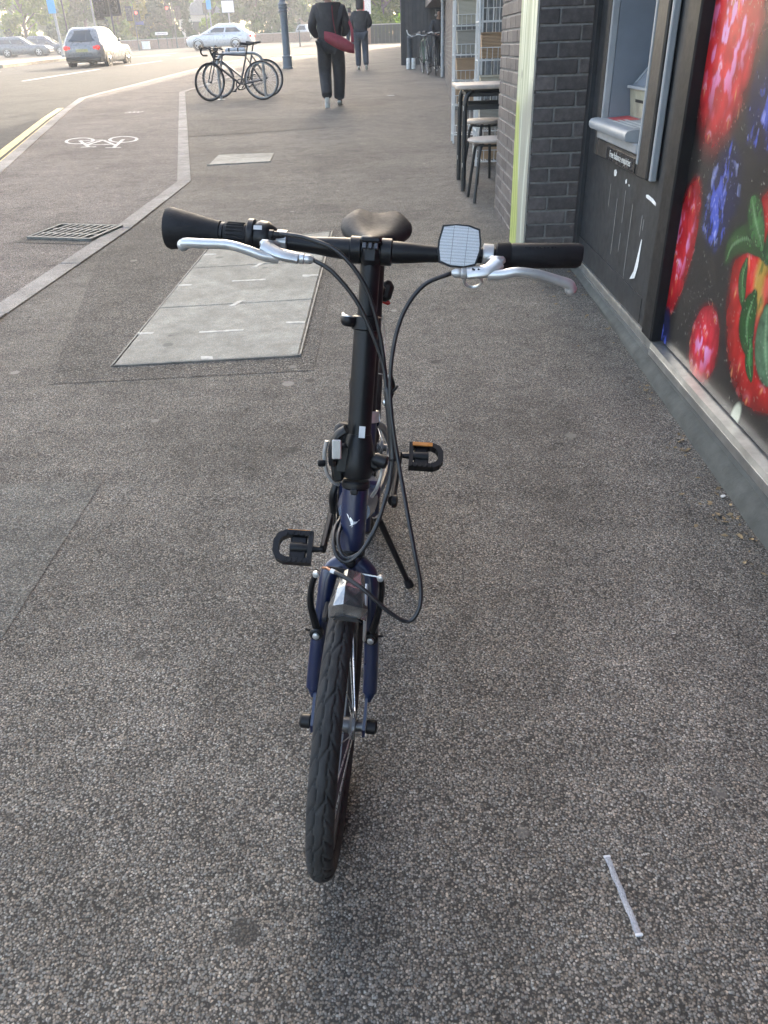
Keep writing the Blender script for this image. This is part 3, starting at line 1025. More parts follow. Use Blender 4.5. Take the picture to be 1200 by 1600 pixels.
        cc = mix(cc, [0.36, 0.55, 0.30], vein * .35)
        sh = mix(c, [0.01, 0.01, 0.008], smooth(1.25, .9, best) * .8)
        return sh * (1 - m[..., None]) + cc * m[..., None]
    ye = smooth(.055, .012, np.abs(Y - 2.265 - .025 * np.sin(Z * 22) + .02 * (n1 - .5))) * smooth(.50, .58, Z) * smooth(.80, .72, Z)
    yn = fbm(Y * 40, Z * 12, 2, 17)
    c = mix(c, [0.36, 0.33, 0.05], ye * .7)
    c = mix(c, [0.10, 0.12, 0.02], ye * smooth(.5, .65, yn) * .85)
    c = mix(c, [0.06, 0.05, 0.03], smooth(1, .4, ell(2.17, 0.60, .07, .06)[2]) * .9)
    c = leaf(c, [(2.30, .70), (2.42, .72), (2.52, .68), (2.55, .62)], .045, (0.035, 0.085, 0.025), 5)
    c = leaf(c, [(2.32, .72), (2.40, .78), (2.45, .83)], .05, (0.055, 0.15, 0.045), 6)
    c = leaf(c, [(2.27, .70), (2.24, .77), (2.20, .84)], .06, (0.03, 0.10, 0.03), 7)
    c = leaf(c, [(2.40, .66), (2.40, .60), (2.36, .53)], .028, (0.05, 0.13, 0.035), 8)
    c = leaf(c, [(2.30, .58), (2.31, .50), (2.26, .42)], .055, (0.016, 0.085, 0.016), 9)
    c = leaf(c, [(2.26, .46), (2.24, .40), (2.20, .355)], .028, (0.03, 0.12, 0.03), 10)
    c = leaf(c, [(2.20, .56), (2.16, .47), (2.10, .39)], .07, (0.085, 0.17, 0.09), 11)
    c = leaf(c, [(2.20, .64), (2.10, .62), (2.0, .55)], .06, (0.03, 0.11, 0.03), 12)
    c = leaf(c, [(2.22, .72), (2.10, .75), (1.98, .73)], .06, (0.03, 0.11, 0.03), 13)
    c = mix(c, [0.50, 0.52, 0.40], smooth(1, .6, ell(2.25, .215, .035, .06, .4)[2]) * smooth(.4, .6, fbm(Y * 30, Z * 30, 1, 4) + .25))
    # beyond the frame the same fruit goes on
    for k, (cy, cz, ry, rz) in enumerate([(1.5, 1.1, .3, .32), (1.2, .5, .26, .30), (.6, 1.2, .32, .34), (.5, .45, .28, .28), (2.2, 1.7, .34, .30), (1.2, 1.8, .3, .3), (2.9, 1.95, .2, .2)]):
        c = berry(c, cy, cz, ry, rz, .2 * k, 120 + k, soft=.12, cell=.07)
    for k, (cy, cz, ry, rz) in enumerate([(1.75, .75, .16, .2), (.9, .85, .2, .22), (1.7, 1.5, .2, .16), (2.6, 1.6, .12, .14)]):
        c = blue(c, cy, cz, ry, rz, .2, 150 + k, glow=1)
    spk = smooth(.80, .86, fbm(Y * 60, Z * 60, 2, 77, 2))
    c = mix(c, [.5, .5, .42], spk * .25)
    c = c * (.86 + .28 * fbm(Y * 3, Z * 3, 2, 99))[..., None]
    return c
fp = thing('fruit_poster', 'glossy poster of red berries, blueberries and a leafy strawberry filling the shop window', 'poster', (1.07, 2.0, 0.2))
MB().box(rel((1.0705, 0.9, 1.21), fp.location), (0.008, 4.24, 2.01)).build('backing_board', M_BLACK, fp, smooth=0)
print_sheet('print', 1.066, 1.0, 3.028, 0.202, 2.2, 0.0042, paint_fruit, vcol_mat('fruit print', 0.26, 0.12, bmp=0.03), fp, fp.location)
print_sheet('print', 1.0662, -1.2, 0.998, 0.202, 2.2, 0.014, paint_fruit, bpy.data.materials['fruit print'], fp, fp.location)

# cash machine
C0 = (1.05, 3.78, 0.755)
cm = thing('cash_machine', 'grey cash machine with a shelf and deep hood set in the charcoal panel', 'cash machine', C0)
M_ATM = pm('blue grey moulded plastic', (0.155, 0.175, 0.200), 0.45, var=0.12, nscale=4)
M_ATML = pm('pale grey moulded plastic', (0.27, 0.285, 0.295), 0.42, var=0.12, nscale=6)
M_ATMD = pm('bronze black bezel', (0.022, 0.020, 0.018), 0.38, var=0.3, nscale=10)
def cb(name, mat, lo, hi, bev=0.0, par=cm):
    return bb(name, mat, lo, hi, par, bev, C0, smooth=0)
cb('bezel_stile', M_ATMD, (1.008, 3.335, 0.757), (1.0425, 3.468, 1.86), 0.006)
cb('bezel_stile', M_ATMD, (1.008, 4.195, 0.757), (1.0425, 4.262, 1.86), 0.006)
cb('bezel_bottom', M_ATMD, (1.010, 3.470, 0.757), (1.0425, 4.193, 0.832), 0.006)
cb('bezel_top', M_ATMD, (1.010, 3.470, 1.78), (1.0425, 4.193, 1.86), 0.006)
cb('side_strip', M_ATML, (1.016, 3.300, 0.757), (1.0425, 3.322, 1.86), 0.004)
cb('shadow_gap', M_BLACK, (1.026, 3.322, 0.759), (1.0425, 3.335, 1.858))
cb('inner_trim', M_ATML, (1.004, 3.468, 0.80), (1.0425, 3.487, 1.78), 0.003)
cb('inner_trim', M_ATML, (1.012, 4.172, 0.90), (1.0425, 4.195, 1.78), 0.003)
cb('hood_side', M_ATM, (1.0426, 4.168, 0.836), (1.36, 4.172, 1.78))
cb('hood_side', M_ATM, (1.0426, 3.487, 0.836), (1.36, 3.491, 1.78))
cb('hood_back', M_ATM, (1.36, 3.487, 0.836), (1.365, 4.172, 1.78))
cb('hood_top', M_ATM, (1.0426, 3.487, 1.78), (1.36, 4.172, 1.785))
cb('front_skirt', M_ATML, (1.000, 3.490, 0.836), (1.09, 4.190, 0.875), 0.004)
mb = MB()
pf = [(0.972, 0.878), (0.966, 0.890), (0.966, 0.906), (0.974, 0.917), (0.990, 0.921), (1.10, 0.928), (1.36, 0.945), (1.36, 0.876), (1.0, 0.876)]
prof_y(mb, pf, 3.555, 4.235, C0)
sh = mb.build('shelf', M_ATML, cm, smooth=40); fix_normals(sh)
mb = MB()
prof_y(mb, [(1.14, 0.932), (1.125, 1.045), (1.358, 1.05), (1.358, 0.944)], 3.495, 4.150, C0)
o = mb.build('card_unit', pm('card slot cover tinted as lit yellow', (0.34, 0.33, 0.24), 0.4, var=0.3, nscale=15), cm, smooth=0); fix_normals(o)  # yellowish light falling on this face is put into its colour
cb('unit_lip', M_ATML, (1.112, 3.495, 1.047), (1.20, 4.156, 1.060), 0.002)
mb = MB()
prof_y(mb, [(1.135, 1.061), (1.30, 1.26), (1.358, 1.26), (1.358, 1.0605), (1.20, 1.0605)], 3.495, 4.150, C0)
o = mb.build('screen_housing', M_ATM, cm, smooth=0); fix_normals(o)
for y0, y1 in ((3.70, 3.72), (3.90, 3.92), (4.10, 4.125)):
    mb = MB()
    prof_y(mb, [(1.137, 1.072), (1.290, 1.257), (1.298, 1.254), (1.145, 1.068)], y0, y1, C0)
    o = mb.build('screen_rib', M_ATML, cm, smooth=0); fix_normals(o)
for y, z in ((3.99, 1.000),):
    cb('indicator', M_BLACK, (1.1285, y - .060, z - .006), (1.140, y + .060, z + .006))
M_RED = pm('red label', (0.42, 0.05, 0.05), 0.5)
mb = MB()
mb.add([rel((1.03 + d, y, 0.9245 + d * .065), C0) for d, y in ((0, 4.15), (0.10, 4.15), (0.10, 3.93), (0, 3.93))], [(0, 1, 2, 3)])
mb.build('red_label', M_RED, cm, smooth=0)
# worn print on the shelf, too small to read: rows of short marks
mb = MB()
for r in range(3):
    y = 3.60
    while y < 3.97:
        w = random.uniform(.010, .028)
        d = 0.01 + r * 0.026
        mb.add([rel((1.0 + dd, yy, 0.9240 + (dd) * .065), C0) for dd, yy in ((d, y), (d + .017, y), (d + .017, y + w), (d, y + w))], [(0, 1, 2, 3)])
        y += w + .008
mb.build('shelf_print', pm('white print', (0.62, 0.62, 0.58), 0.6), cm, smooth=0)
cb('name_plate', pm('black gloss plate', (0.014, 0.014, 0.015), 0.25), (1.005, 3.50, 0.764), (1.0095, 3.985, 0.818))
tx = bpy.data.curves.new('plate_text', 'FONT')
tx.body = 'Free balance enquiries'
tx.size = 0.040
tx.extrude = 0.0004
tx.align_x = 'CENTER'
to = bpy.data.objects.new('plate_text', tx)
COL.objects.link(to)
to.parent = cm
to.matrix_local = Matrix.Translation(rel((1.0042, 3.743, 0.781), C0)) @ Matrix(((0, 0, -1, 0), (-1, 0, 0, 0), (0, 1, 0, 0), (0, 0, 0, 1)))
tx.materials.append(MATS['white print'])
bpy.context.view_layer.update()
tm = bpy.data.meshes.new_from_object(to.evaluated_get(bpy.context.evaluated_depsgraph_get()))
mo = bpy.data.objects.new('plate_lettering', tm)
COL.objects.link(mo)
mo.parent = cm
mo.matrix_local = to.matrix_local.copy()
bpy.data.objects.remove(to)

# ------------------------------------------------------------------ the folding bicycle
def xf(mb, M):
    mb.v = [tuple(M @ Vector(p)) for p in mb.v]
    return mb
BK = Matrix.Translation((-0.1350, 0.9370, 0.0234)) @ Matrix.Rotation(-0.066, 4, 'Z') @ Matrix.Rotation(math.atan(0.025), 4, 'X') @ Matrix.Rotation(0.0865, 4, 'Y')
bike = thing('folding_bicycle', 'dark blue folding bicycle with small wheels facing the camera on its kickstand', 'bicycle', mat=BK)
FR = Matrix.Translation((0, 0.15, 0)) @ Matrix.Rotation(0.040, 4, 'Z') @ Matrix.Translation((0, -0.15, 0))   # frame: the bars are turned slightly

M_BLUE = pm('dark blue gloss paint', (0.005, 0.013, 0.048), 0.30, 0.0, var=0.12, nscale=6, coat=0.35, rvar=0.06)
M_BLK = pm('satin black metal', (0.008, 0.008, 0.009), 0.40, 0.0, var=0.25, nscale=15, rvar=0.1, spec=.3)
M_RUB = pm('black rubber', (0.010, 0.010, 0.011), 0.65, 0.0, var=0.3, nscale=25, bmp=0.25, bscale=400, spec=.3)
M_TYRE = pm('tyre rubber', (0.032, 0.031, 0.030), 0.75, 0.0, var=0.45, nscale=18, bmp=0.3, bscale=500, spec=.3)
M_SIL = pm('polished alloy', (0.54, 0.54, 0.53), 0.32, 0.6, var=0.12, nscale=40, rvar=0.1)
M_STL = pm('bright steel', (0.55, 0.55, 0.54), 0.3, 1.0, var=0.1, nscale=60)
M_CHR = pm('smoked chrome', (0.34, 0.335, 0.33), 0.22, 0.9, var=0.3, nscale=50, rvar=0.08)
M_CABLE = pm('black cable housing', (0.014, 0.014, 0.015), 0.4, 0.0, var=0.2, nscale=30)
M_SAD = pm('black saddle vinyl', (0.018, 0.018, 0.018), 0.65, 0.0, var=0.15, nscale=30, bmp=0.25, bscale=300, spec=.3)

RW = 0.245
def tread_tyre(c, R=0.2245, r=0.0208, nt=880, ns=56):
    """tyre with a centre band, two wavy grooves and slanting sipes cut into it"""
    th = np.linspace(0, 2 * PI, nt, endpoint=False)[:, None]
    ph = np.linspace(-PI, PI, ns, endpoint=False)[None, :]
    v = ph / 1.25                                     # across the tread, -1..1 on the crown
    av = np.abs(v)
    k = 40
    groove = np.exp(-((av - 0.30 - 0.05 * np.sin(th * k)) / 0.045) ** 2)
    sip = (th * k / (2 * PI) + np.sign(v) * 0.25 + av * 1.15) % 1.0
    sipe = np.exp(-((sip - 0.5) / 0.065) ** 2) * ((av > 0.30) & (av < 0.92))
    sip2 = (th * k / (2 * PI) - v * 1.1 + 0.2) % 1.0
    sipe2 = np.exp(-((sip2 - 0.5) / 0.06) ** 2) * (av < 0.28) * (np.sin(th * k * 0.5) > 0)
    d = np.clip(groove + sipe + sipe2, 0, 1) * 0.0030
    shoulder = 0.0006 * np.exp(-((av - 0.95) / .05) ** 2)
    rr = r - d - shoulder
    rho = R + rr * np.cos(ph) * 1.0
    X = rr * np.sin(ph) + 0 * th
    Y = rho * np.sin(th)
    Z = rho * np.cos(th)
    mb = MB()
    mb.v = [tuple(p) for p in (np.stack([X, Y, Z], -1).reshape(-1, 3) + np.array(c))]
    idx = np.arange(nt * ns).reshape(nt, ns)
    a, b_ = idx, np.roll(idx, -1, 0)
    q = np.stack([a, b_, np.roll(b_, -1, 1), np.roll(a, -1, 1)], -1).reshape(-1, 4)
    mb.f = [tuple(int(i) for i in f) for f in q]
    return mb
def wheel(name, c, M, hubw, nsp=20, detailed=True, label=None):
    c = Vector(c)
    w = bpy.data.objects.new(name, None)
    COL.objects.link(w); w.parent = bike
    ty = xf(tread_tyre(c) if detailed else MB().torus(c, (1, 0, 0), 0.2215, 0.0235, 64, 12), M).build('tyre', M_TYRE, w, smooth=60)
    mb = MB()
    prof = [(-.011, .207), (.011, .207), (.0125, .203), (.0105, .190), (0, .185), (-.0105, .190), (-.0125, .203)]
    n = 72
    for i in range(n):
        a = 2 * PI * i / n
        mb.v += [tuple(c + Vector((x, r * math.sin(a), r * math.cos(a)))) for x, r in prof]
    m_ = len(prof)
    for i in range(n):
        for k in range(m_):
            i2, k2 = (i + 1) % n, (k + 1) % m_
            mb.f.append((i * m_ + k, i * m_ + k2, i2 * m_ + k2, i2 * m_ + k))
    xf(mb, M); o = mb.build('rim', pm('dark anodised rim', (0.05, 0.05, 0.052), 0.35, 0.6), w, smooth=40); fix_normals(o)
    mb = MB()
    for i in range(nsp):
        a = 2 * PI * i / nsp
        s = 1 if i % 2 else -1
        h = a + (0.55 if (i // 2) % 2 else -0.55)
        p0 = c + Vector((s * hubw, 0.021 * math.sin(h), 0.021 * math.cos(h)))
        p1 = c + Vector((s * 0.004, 0.190 * math.sin(a), 0.190 * math.cos(a)))
        mb.tube([p0, p1], 0.0011, 5)
    xf(mb, M).build('spokes', M_STL, w)
    mb = MB().lathe([(.010, -.046), (.010, -hubw - .004), (.024, -hubw - .003), (.024, -hubw + .002), (.013, -hubw + .008), (.013, hubw - .008), (.024, hubw - .002), (.024, hubw + .003), (.010, hubw + .004), (.010, .046)], c, (1, 0, 0), 20)
    xf(mb, M).build('hub', pm('grey hub', (.16, .16, .165), .35, .8), w)
    return w
ID = Matrix.Identity(4)
fwheel = wheel('front_wheel', (0, 0, RW), ID, 0.026)
rwheel = wheel('rear_wheel', (0, 1.0, RW), FR, 0.032)
for s, nm in ((-1, 'axle_nut'), (1, 'axle_nut')):
    MB().lathe([(.0105, .0475), (.0125, .049), (.0125, .063), (.0095, .066)], (0, 0, RW), (s, 0, 0), 16).build(nm, M_BLK, bike)

AX = Vector((0, 0.309, 0.951))                                    # steering axis
def ax(h):
    return Vector((0, 0.0315 + (h - RW) * 0.3249, h))
# fork: two blades out of one crown
mb = MB()
for s in (-1, 1):
    path = bez([ax(0.500) + Vector((s * .006, 0, 0)), ax(0.498) + Vector((s * .020, -.003, 0)), (s * .0335, .102, .484), (s * .0385, .084, .440), (s * .0450, .062, .375), (s * .0475, .045, .325), (s * .0485, .034, .293)], 6)
    n = len(path)
    mb.tube(path, [0.0175 - 0.005 * min(1, i / (n * .55)) for i in range(n)], 14, flat=(1, 1))
mb.lathe([(.021, .474), (.0245, .486), (.0245, .500), (.021, .512)], ax(0) * 1.0 - AX * 0.0, AX, 20) if False else None
mb.tube([ax(.478), ax(.525)], [.020, .0215], 18)
fork = mb.build('fork', M_BLUE, bike, smooth=50)
for s in (-1, 1):
    q = [(s * .0465, .047, .300), (s * .0465, .022, .288), (s * .0465, -.014, .250), (s * .0465, -.013, .232), (s * .0465, .010, .230), (s * .0465, .040, .272)]
    MB().prism(q, (-s * .005, 0, 0)).build('dropout', M_BLUE, fork, smooth=0)
    MB().tube([(s * .0485, .0345, .296), (s * .0475, .026, .278)], [.0122, .0045], 12).build('blade_tip', M_BLUE, fork)
hd = MB().tube([ax(.527), ax(.622)], .0208, 28).build('head_tube', M_BLUE, bike)
for h0, h1 in ((.515, .5265), (.6225, .640)):
    MB().lathe([(.0205, 0), (.0228, .002), (.0228, .010), (.0205, .013)], ax(h0), AX, 24).build('headset_cup', M_BLK, bike)
# folded-paper bird emblem on the head tube
xa, FW = Vector((1, 0, 0)), Vector((0, -0.951, 0.309))
def on_head(u, w, lift=.0003):
    a = u / .0208
    return ax(.575) + AX * w + xa * math.sin(a) * (.0208 + lift) + FW * math.cos(a) * (.0208 + lift)
bird = [[(-.0105, .0115), (-.0015, .0040), (-.0030, -.0020)], [(-.0015, .0040), (.0020, -.0010), (-.0030, -.0020)], [(-.0032, -.0024), (.0020, -.0014), (.0010, -.0068), (-.0010, -.0078)], [(.0026, -.0012), (.0125, .0028), (.0060, -.0040), (.0014, -.0062)], [(-.0012, -.0082), (-.0042, -.0086), (-.0024, -.0066)], [(-.0002, -.0084), (.0012, -.0074), (-.0004, -.0112)]]
mb = MB()
for tri in bird:
    mb.add([on_head(u, w) for u, w in tri], [tuple(range(len(tri)))])
mb.build('bird_emblem', pm('silver emblem', (0.62, 0.63, 0.66), 0.35, 0.6), hd, smooth=0)
# handlepost hinge at the top of the head tube
mb = MB()
mb.tube([ax(.640), ax(.652), ax(.668), ax(.690), ax(.706)], [.0228, .0265, .0255, .0235, .0195], 24)
mb.box(ax(.668) + Vector((-.022, .000, 0)), (.028, .040, .050), rot=(-.314, 0, .0), bev=.006)
mb.box(ax(.662) + Vector((.026, .006, 0)), (.026, .034, .026), rot=(-.314, .25, 0), bev=.007)
hinge = mb.build('post_hinge', M_BLK, bike, smooth=40)
mb = MB()
mb.tube(bez([(-.020, .150, .722), (-.033, .150, .712), (-.040, .146, .690), (-.040, .142, .660), (-.036, .142, .640)], 5), [.004, .008, .009, .008, .006] + [.0055] * 16, 10) if False else None
mb.tube(bez([(-.018, .152, .726), (-.030, .150, .716), (-.037, .146, .694), (-.036, .144, .668)], 5), .0085, 10, flat=(1.2, .8))
mb.build('hinge_lever', M_BLK, hinge)
MB().tube(bez([(-.047, .150, .705), (-.050, .148, .680), (-.046, .148, .650), (-.036, .152, .632), (-.028, .16, .622)], 5), .0032, 8).build('hinge_wire', M_SIL, hinge)
MB().box((-.029, .130, .702), (.014, .004, .030), rot=(-.314, 0, .2), bev=.0015).build('hinge_plate', M_SIL, hinge, smooth=0)
MB().lathe([(.005, 0), (.006, .003), (.006, .010), (.004, .012)], (-.048, .146, .668), (-1, -.2, 0), 12).build('hinge_bolt', M_BLK, hinge)
MB().box(ax(.712) + Vector((.006, -.0203, .006)), (.0095, .0006, .018), rot=(-.314, 0, 0)).build('barcode_label', pm('white sticker', (.6, .6, .6), .5), hinge, smooth=0)
mb = MB().tube([ax(.700), ax(.868)], .0186, 26)
post = mb.build('handlepost', M_BLK, bike)
MB().box(ax(.690) + Vector((-.027, .012, 0)), (.030, .030, .052), rot=(-.314, .12, 0), bev=.007).build('hinge_jaw', M_BLK, hinge, smooth=40)
MB().box(ax(.652) + Vector((-.030, -.012, 0)), (.018, .016, .034), rot=(-.314, -.1, .2), bev=.004).build('safety_catch', M_BLK, hinge, smooth=40)
MB().lathe([(.009, -.004), (.011, 0), (.011, .016), (.008, .019)], ax(.672) + Vector((.030, -.006, 0)), (1, -.2, -.2), 14).build('hinge_knuckle', M_BLK, hinge)
MB().tube(bez([ax(.672) + Vector((.034, .004, .0)), ax(.650) + Vector((.040, .006, 0)), ax(.620) + Vector((.034, .010, 0)), ax(.600) + Vector((.026, .02, 0))], 5), .0030, 8).build('hinge_stay', M_SIL, hinge)
MB().box(ax(.628) + Vector((0, -.0235, 0)), (.012, .006, .010), rot=(-.314, 0, 0), bev=.002).build('cable_guide', M_BLK, hinge, smooth=0)
MB().tube([ax(.866), ax(.952)], .0148, 24).build('inner_post', M_BLK, post)
MB().lathe([(.0195, 0), (.0228, .002), (.0228, .020), (.019, .022)], ax(.856), AX, 24).build('post_collar', M_BLK, post)
cl = MB()
cl.tube(bez([ax(.868) + Vector((-.016, -.012, .003)), ax(.870) + Vector((-.026, -.018, .003)), ax(.869) + Vector((-.034, -.010, .002)), ax(.868) + Vector((-.036, .006, .001))], 6), .006, 10, flat=(.75, 1.3))
cl.build('collar_lever', M_BLK, post)
MB().tube(bez([ax(.876) + Vector((-.019, -.016, .001)), ax(.877) + Vector((-.027, -.018, .002)), ax(.877) + Vector((-.0345, -.009, .001)), ax(.876) + Vector((-.036, .004, .0))], 6), .003, 8).build('lever_edge', M_SIL, post)
# bars, clamp
BY = 0.2657
def barp(x):
    return Vector((x, BY + 0.02 * (abs(x) / .3) ** 2, 0.9655 + 0.004 * (abs(x) / .3) + 0.006 * (abs(x) / .3) ** 2))
xs = [-.300 + .6 * i / 30 for i in range(31)]
mb = MB().tube([barp(x) for x in xs], [0.0111 + 0.0050 * math.exp(-(x / .075) ** 4) for x in xs], 20)
bar = mb.build('handlebar', M_BLK, bike)
mb = MB()
for s in (-1, 1):
    mb.lathe([(.0172, 0), (.0195, .0015), (.0195, .016), (.0172, .0175)], barp(0) + Vector((s * .014 - (0 if s > 0 else 0), 0, 0)), (s, 0, 0), 20)
mb.box(barp(0) + Vector((0, -.004, -.001)), (.030, .036, .040), rot=(-.3, 0, 0), bev=.008)
mb.box(barp(0) + Vector((0, -.012, .017)), (.032, .020, .012), rot=(-.5, 0, 0), bev=.004)
clamp = mb.build('bar_clamp', M_BLK, bike, smooth=40)
for s in (-1, 0, 1):
    MB().box(barp(0) + Vector((s * .0085, -.0225, .013)), (.006, .004, .009), rot=(-.5, 0, 0), bev=.001).build('clamp_tooth', pm('grey alloy', (.09, .09, .095), .4, .7), clamp, smooth=0)
# image-left grip: palm rest that flares, a twist grip and the shifter body
def sweep(name, x0, x1, prof, mat, par=bike, seg=24, smooth=50, wing=None):
    """a grip around the bar: prof (t, radius up/down, radius fore/aft, drop)"""
    mb = MB()
    secs = []
    for t_, rz, ry, dz in prof:
        x = x0 + (x1 - x0) * t_
        c = barp(x) + Vector((0, 0, dz))
        secs.append([c + Vector((0, ry * math.cos(2 * PI * k / seg), rz * math.sin(2 * PI * k / seg))) for k in range(seg)])
    mb.loft(secs)
    o = mb.build(name, mat, par, smooth=smooth)
    fix_normals(o)
    return o
rg = sweep('palm_grip', -.312, -.228, [(0, .020, .024, -.003), (.02, .029, .032, -.004), (.08, .0305, .033, -.004), (.30, .0275, .031, -.003), (.60, .022, .026, -.001), (.90, .0182, .0195, 0), (1, .0175, .0185, 0)], M_RUB)
MB().tube([barp(-.2265), barp(-.2215)], .0165, 20).build('grip_ring', M_BLK, rg)
tw = sweep('twist_grip', -.221, -.186, [(0, .0165, .0165, 0), (.05, .0176, .0176, 0), (.95, .0180, .0180, 0), (1, .0172, .0172, 0)], M_RUB)
for k in range(20):
    a = 2 * PI * k / 20
    MB().box(barp(-.2035) + Vector((0, .0178 * math.cos(a), .0178 * math.sin(a))), (.026, .0030, .0022), rot=(a, 0, 0), bev=.0008).build('rib', M_RUB, tw, smooth=0)
shf = sweep('shifter', -.186, -.138, [(0, .022, .021, 0), (.06, .026, .024, .001), (.22, .026, .024, .001), (.26, .021, .022, .001), (.42, .0235, .0245, .003), (.68, .0215, .024, .004), (.88, .016, .018, .003), (1, .0125, .0125, 0)], M_BLK)
MB().lathe([(.0062, 0), (.0062, .006), (.005, .007), (.005, .013), (.0035, .022)], (-.146, .240, .985), (1, -.12, .02), 14).build('cable_barrel', M_BLK, shf)
MB().box((-.163, .2385, .9935), (.012, .0007, .006), rot=(-.6, 0, .1), bev=0).build('shifter_mark', pm('white sticker', (.6, .6, .6), .5), shf, smooth=0)
# image-right grip: plain tube with a raised ring
lg = sweep('straight_grip', .183, .311, [(0, .0165, .0165, 0), (.01, .0188, .0188, 0), (.16, .0186, .0186, 0), (.17, .0176, .0176, 0), (.19, .0182, .0182, 0), (.96, .0178, .0178, 0), (1, .0150, .0150, 0)], M_RUB)
for k in range(9):
    MB().box(barp(.225 + k * .0055) + Vector((0, -.010, .0153)), (.0022, .0030, .0022), rot=(.6, 0, 0), bev=.0006).build('grip_dot', M_RUB, lg, smooth=0)
# brake levers
def lever(name, s, blade, body, clampx):
    r = bpy.data.objects.new(name, None)
    COL.objects.link(r); r.parent = bike
    MB().lathe([(.0135, -.008), (.0165, -.007), (.0165, .007), (.0135, .008)], barp(clampx), (1, 0, 0), 20).build('lever_clamp', M_SIL, r)
    p = body
    mb = MB()
    mb.tube(bez(p, 5), [.0115 - .002 * i / (5 * (len(p) - 1)) for i in range(5 * (len(p) - 1) + 1)], 12, flat=(1.15, .8))
    mb.box(Vector(p[0]).lerp(barp(clampx), .45) + Vector((s * .004, -.002, 0)), (.022, .036, .012), rot=(-.25, 0, s * .15), bev=.004)
    mb.build('lever_body', M_SIL, r, smooth=40)
    b_ = bez(blade, 7)
    n = len(b_)
    rad = [.0088 - .0012 * math.sin(PI * i / (n - 1)) for i in range(n)]
    rad[-1] = .0085
    mb = MB().tube(b_, rad, 12, flat=(.9, .9))
    mb.ball(b_[-1], .0088, 10, 6)
    mb.build('lever_blade', M_SIL, r, smooth=60)
    return r
ll = lever('brake_lever', -1, [(-.128, .2125, .9590), (-.150, .2095, .9620), (-.172, .2095, .9680), (-.200, .2110, .9730), (-.235, .2135, .9715), (-.262, .2155, .9700), (-.268, .2180, .9660)], [(-.150, .222, .972), (-.128, .214, .965), (-.100, .2135, .9610)], -.133)
MB().lathe([(.0065, 0), (.0075, .002), (.0075, .008), (.006, .009), (.0065, .011), (.0065, .017), (.0038, .022)], (-.100, .2135, .9610), (1, 0, -.03), 14).build('barrel_adjuster', M_SIL, ll)
lr = lever('brake_lever', 1, [(.172, .2125, .9580), (.192, .2095, .9610), (.212, .2090, .9660), (.240, .2110, .9645), (.268, .2145, .9580), (.288, .2180, .9520), (.2925, .2210, .9440)], [(.184, .226, .972), (.170, .216, .963), (.142, .2145, .9570)], .172)
MB().lathe([(.0065, 0), (.0075, .002), (.0075, .008), (.006, .009), (.0065, .011), (.0065, .017), (.0038, .022)], (.142, .2145, .9570), (-1, 0, -.03), 14).build('barrel_adjuster', M_SIL, lr)
MB().torus((.152, .220, .945), (0, .8, .6), .0125, .0022, 24, 6).build('cable_guard', M_SIL, lr)
for x in (.150, .158, .166):
    MB().box((x, .2085, .9655), (.0045, .002, .0022), rot=(-.3, .4, 0)).build('body_slot', M_BLK, lr, smooth=0)
for x in (-.112, -.121):
    MB().box((x, .2070, .9630), (.0020, .003, .012), rot=(-.3, 0, 0)).build('body_slot', M_BLK, ll, smooth=0)
# front reflector
rf = bpy.data.objects.new('front_reflector', None)
COL.objects.link(rf); rf.parent = bike
RM = Matrix.Translation((.1275, .2330, .9895)) @ Matrix.Rotation(-.35, 4, 'X') @ Matrix.Rotation(.02, 4, 'Y')
oct_ = [(-.0265, .0265), (-.006, .0295), (.012, .0295), (.0270, .0255), (.0310, .006), (.0310, -.006), (.0265, -.0235), (.006, -.0285), (-.010, -.0285), (-.0265, -.0240), (-.0305, -.006), (-.0305, .006)]
mb = MB().prism([(x, 0, z) for x, z in oct_], (0, .010, 0)); xf(mb, RM).build('reflector_case', M_BLK, rf, smooth=0)
m_, t_, b_ = new_mat('clear reflector prisms')
vv = objco(t_)
w1 = N(t_, 'ShaderNodeTexVoronoi', feature='F1'); w1.inputs['Scale'].default_value = 700; w1.inputs['Randomness'].default_value = 0.15
t_.links.new(vv, w1.inputs['Vector'])
t_.links.new(ramp(t_, w1.outputs['Distance'], [(0.1, (0.66, 0.67, 0.68)), (0.6, (0.34, 0.35, 0.36))]), b_.inputs['Base Color'])
b_.inputs['Roughness'].default_value = 0.25
b_.inputs['Metallic'].default_value = 0.35
bump(t_, b_, w1.outputs['Distance'], 0.35, 0.001)
for k in ([(-.0280, .005), (-.0280, -.005), (-.0242, -.0218), (-.0102, -.0262), (-.0102, .0268), (-.0242, .0240)], [(-.0098, -.0264), (.0100, -.0264), (.0100, .0272), (-.0098, .0272)], [(.0104, -.0262), (.0244, -.0216), (.0284, -.005), (.0284, .005), (.0246, .0232), (.0104, .0270)]):
    mb = MB()
    mb.prism([(x, -.0008, z) for x, z in k], (0, -.0014, 0)); xf(mb, RM).build('lens', m_, rf, smooth=0)
MB().tube([(.130, .240, .985), (.150, .250, .975), barp(.158)], .005, 10).build('reflector_arm', M_BLK, rf)
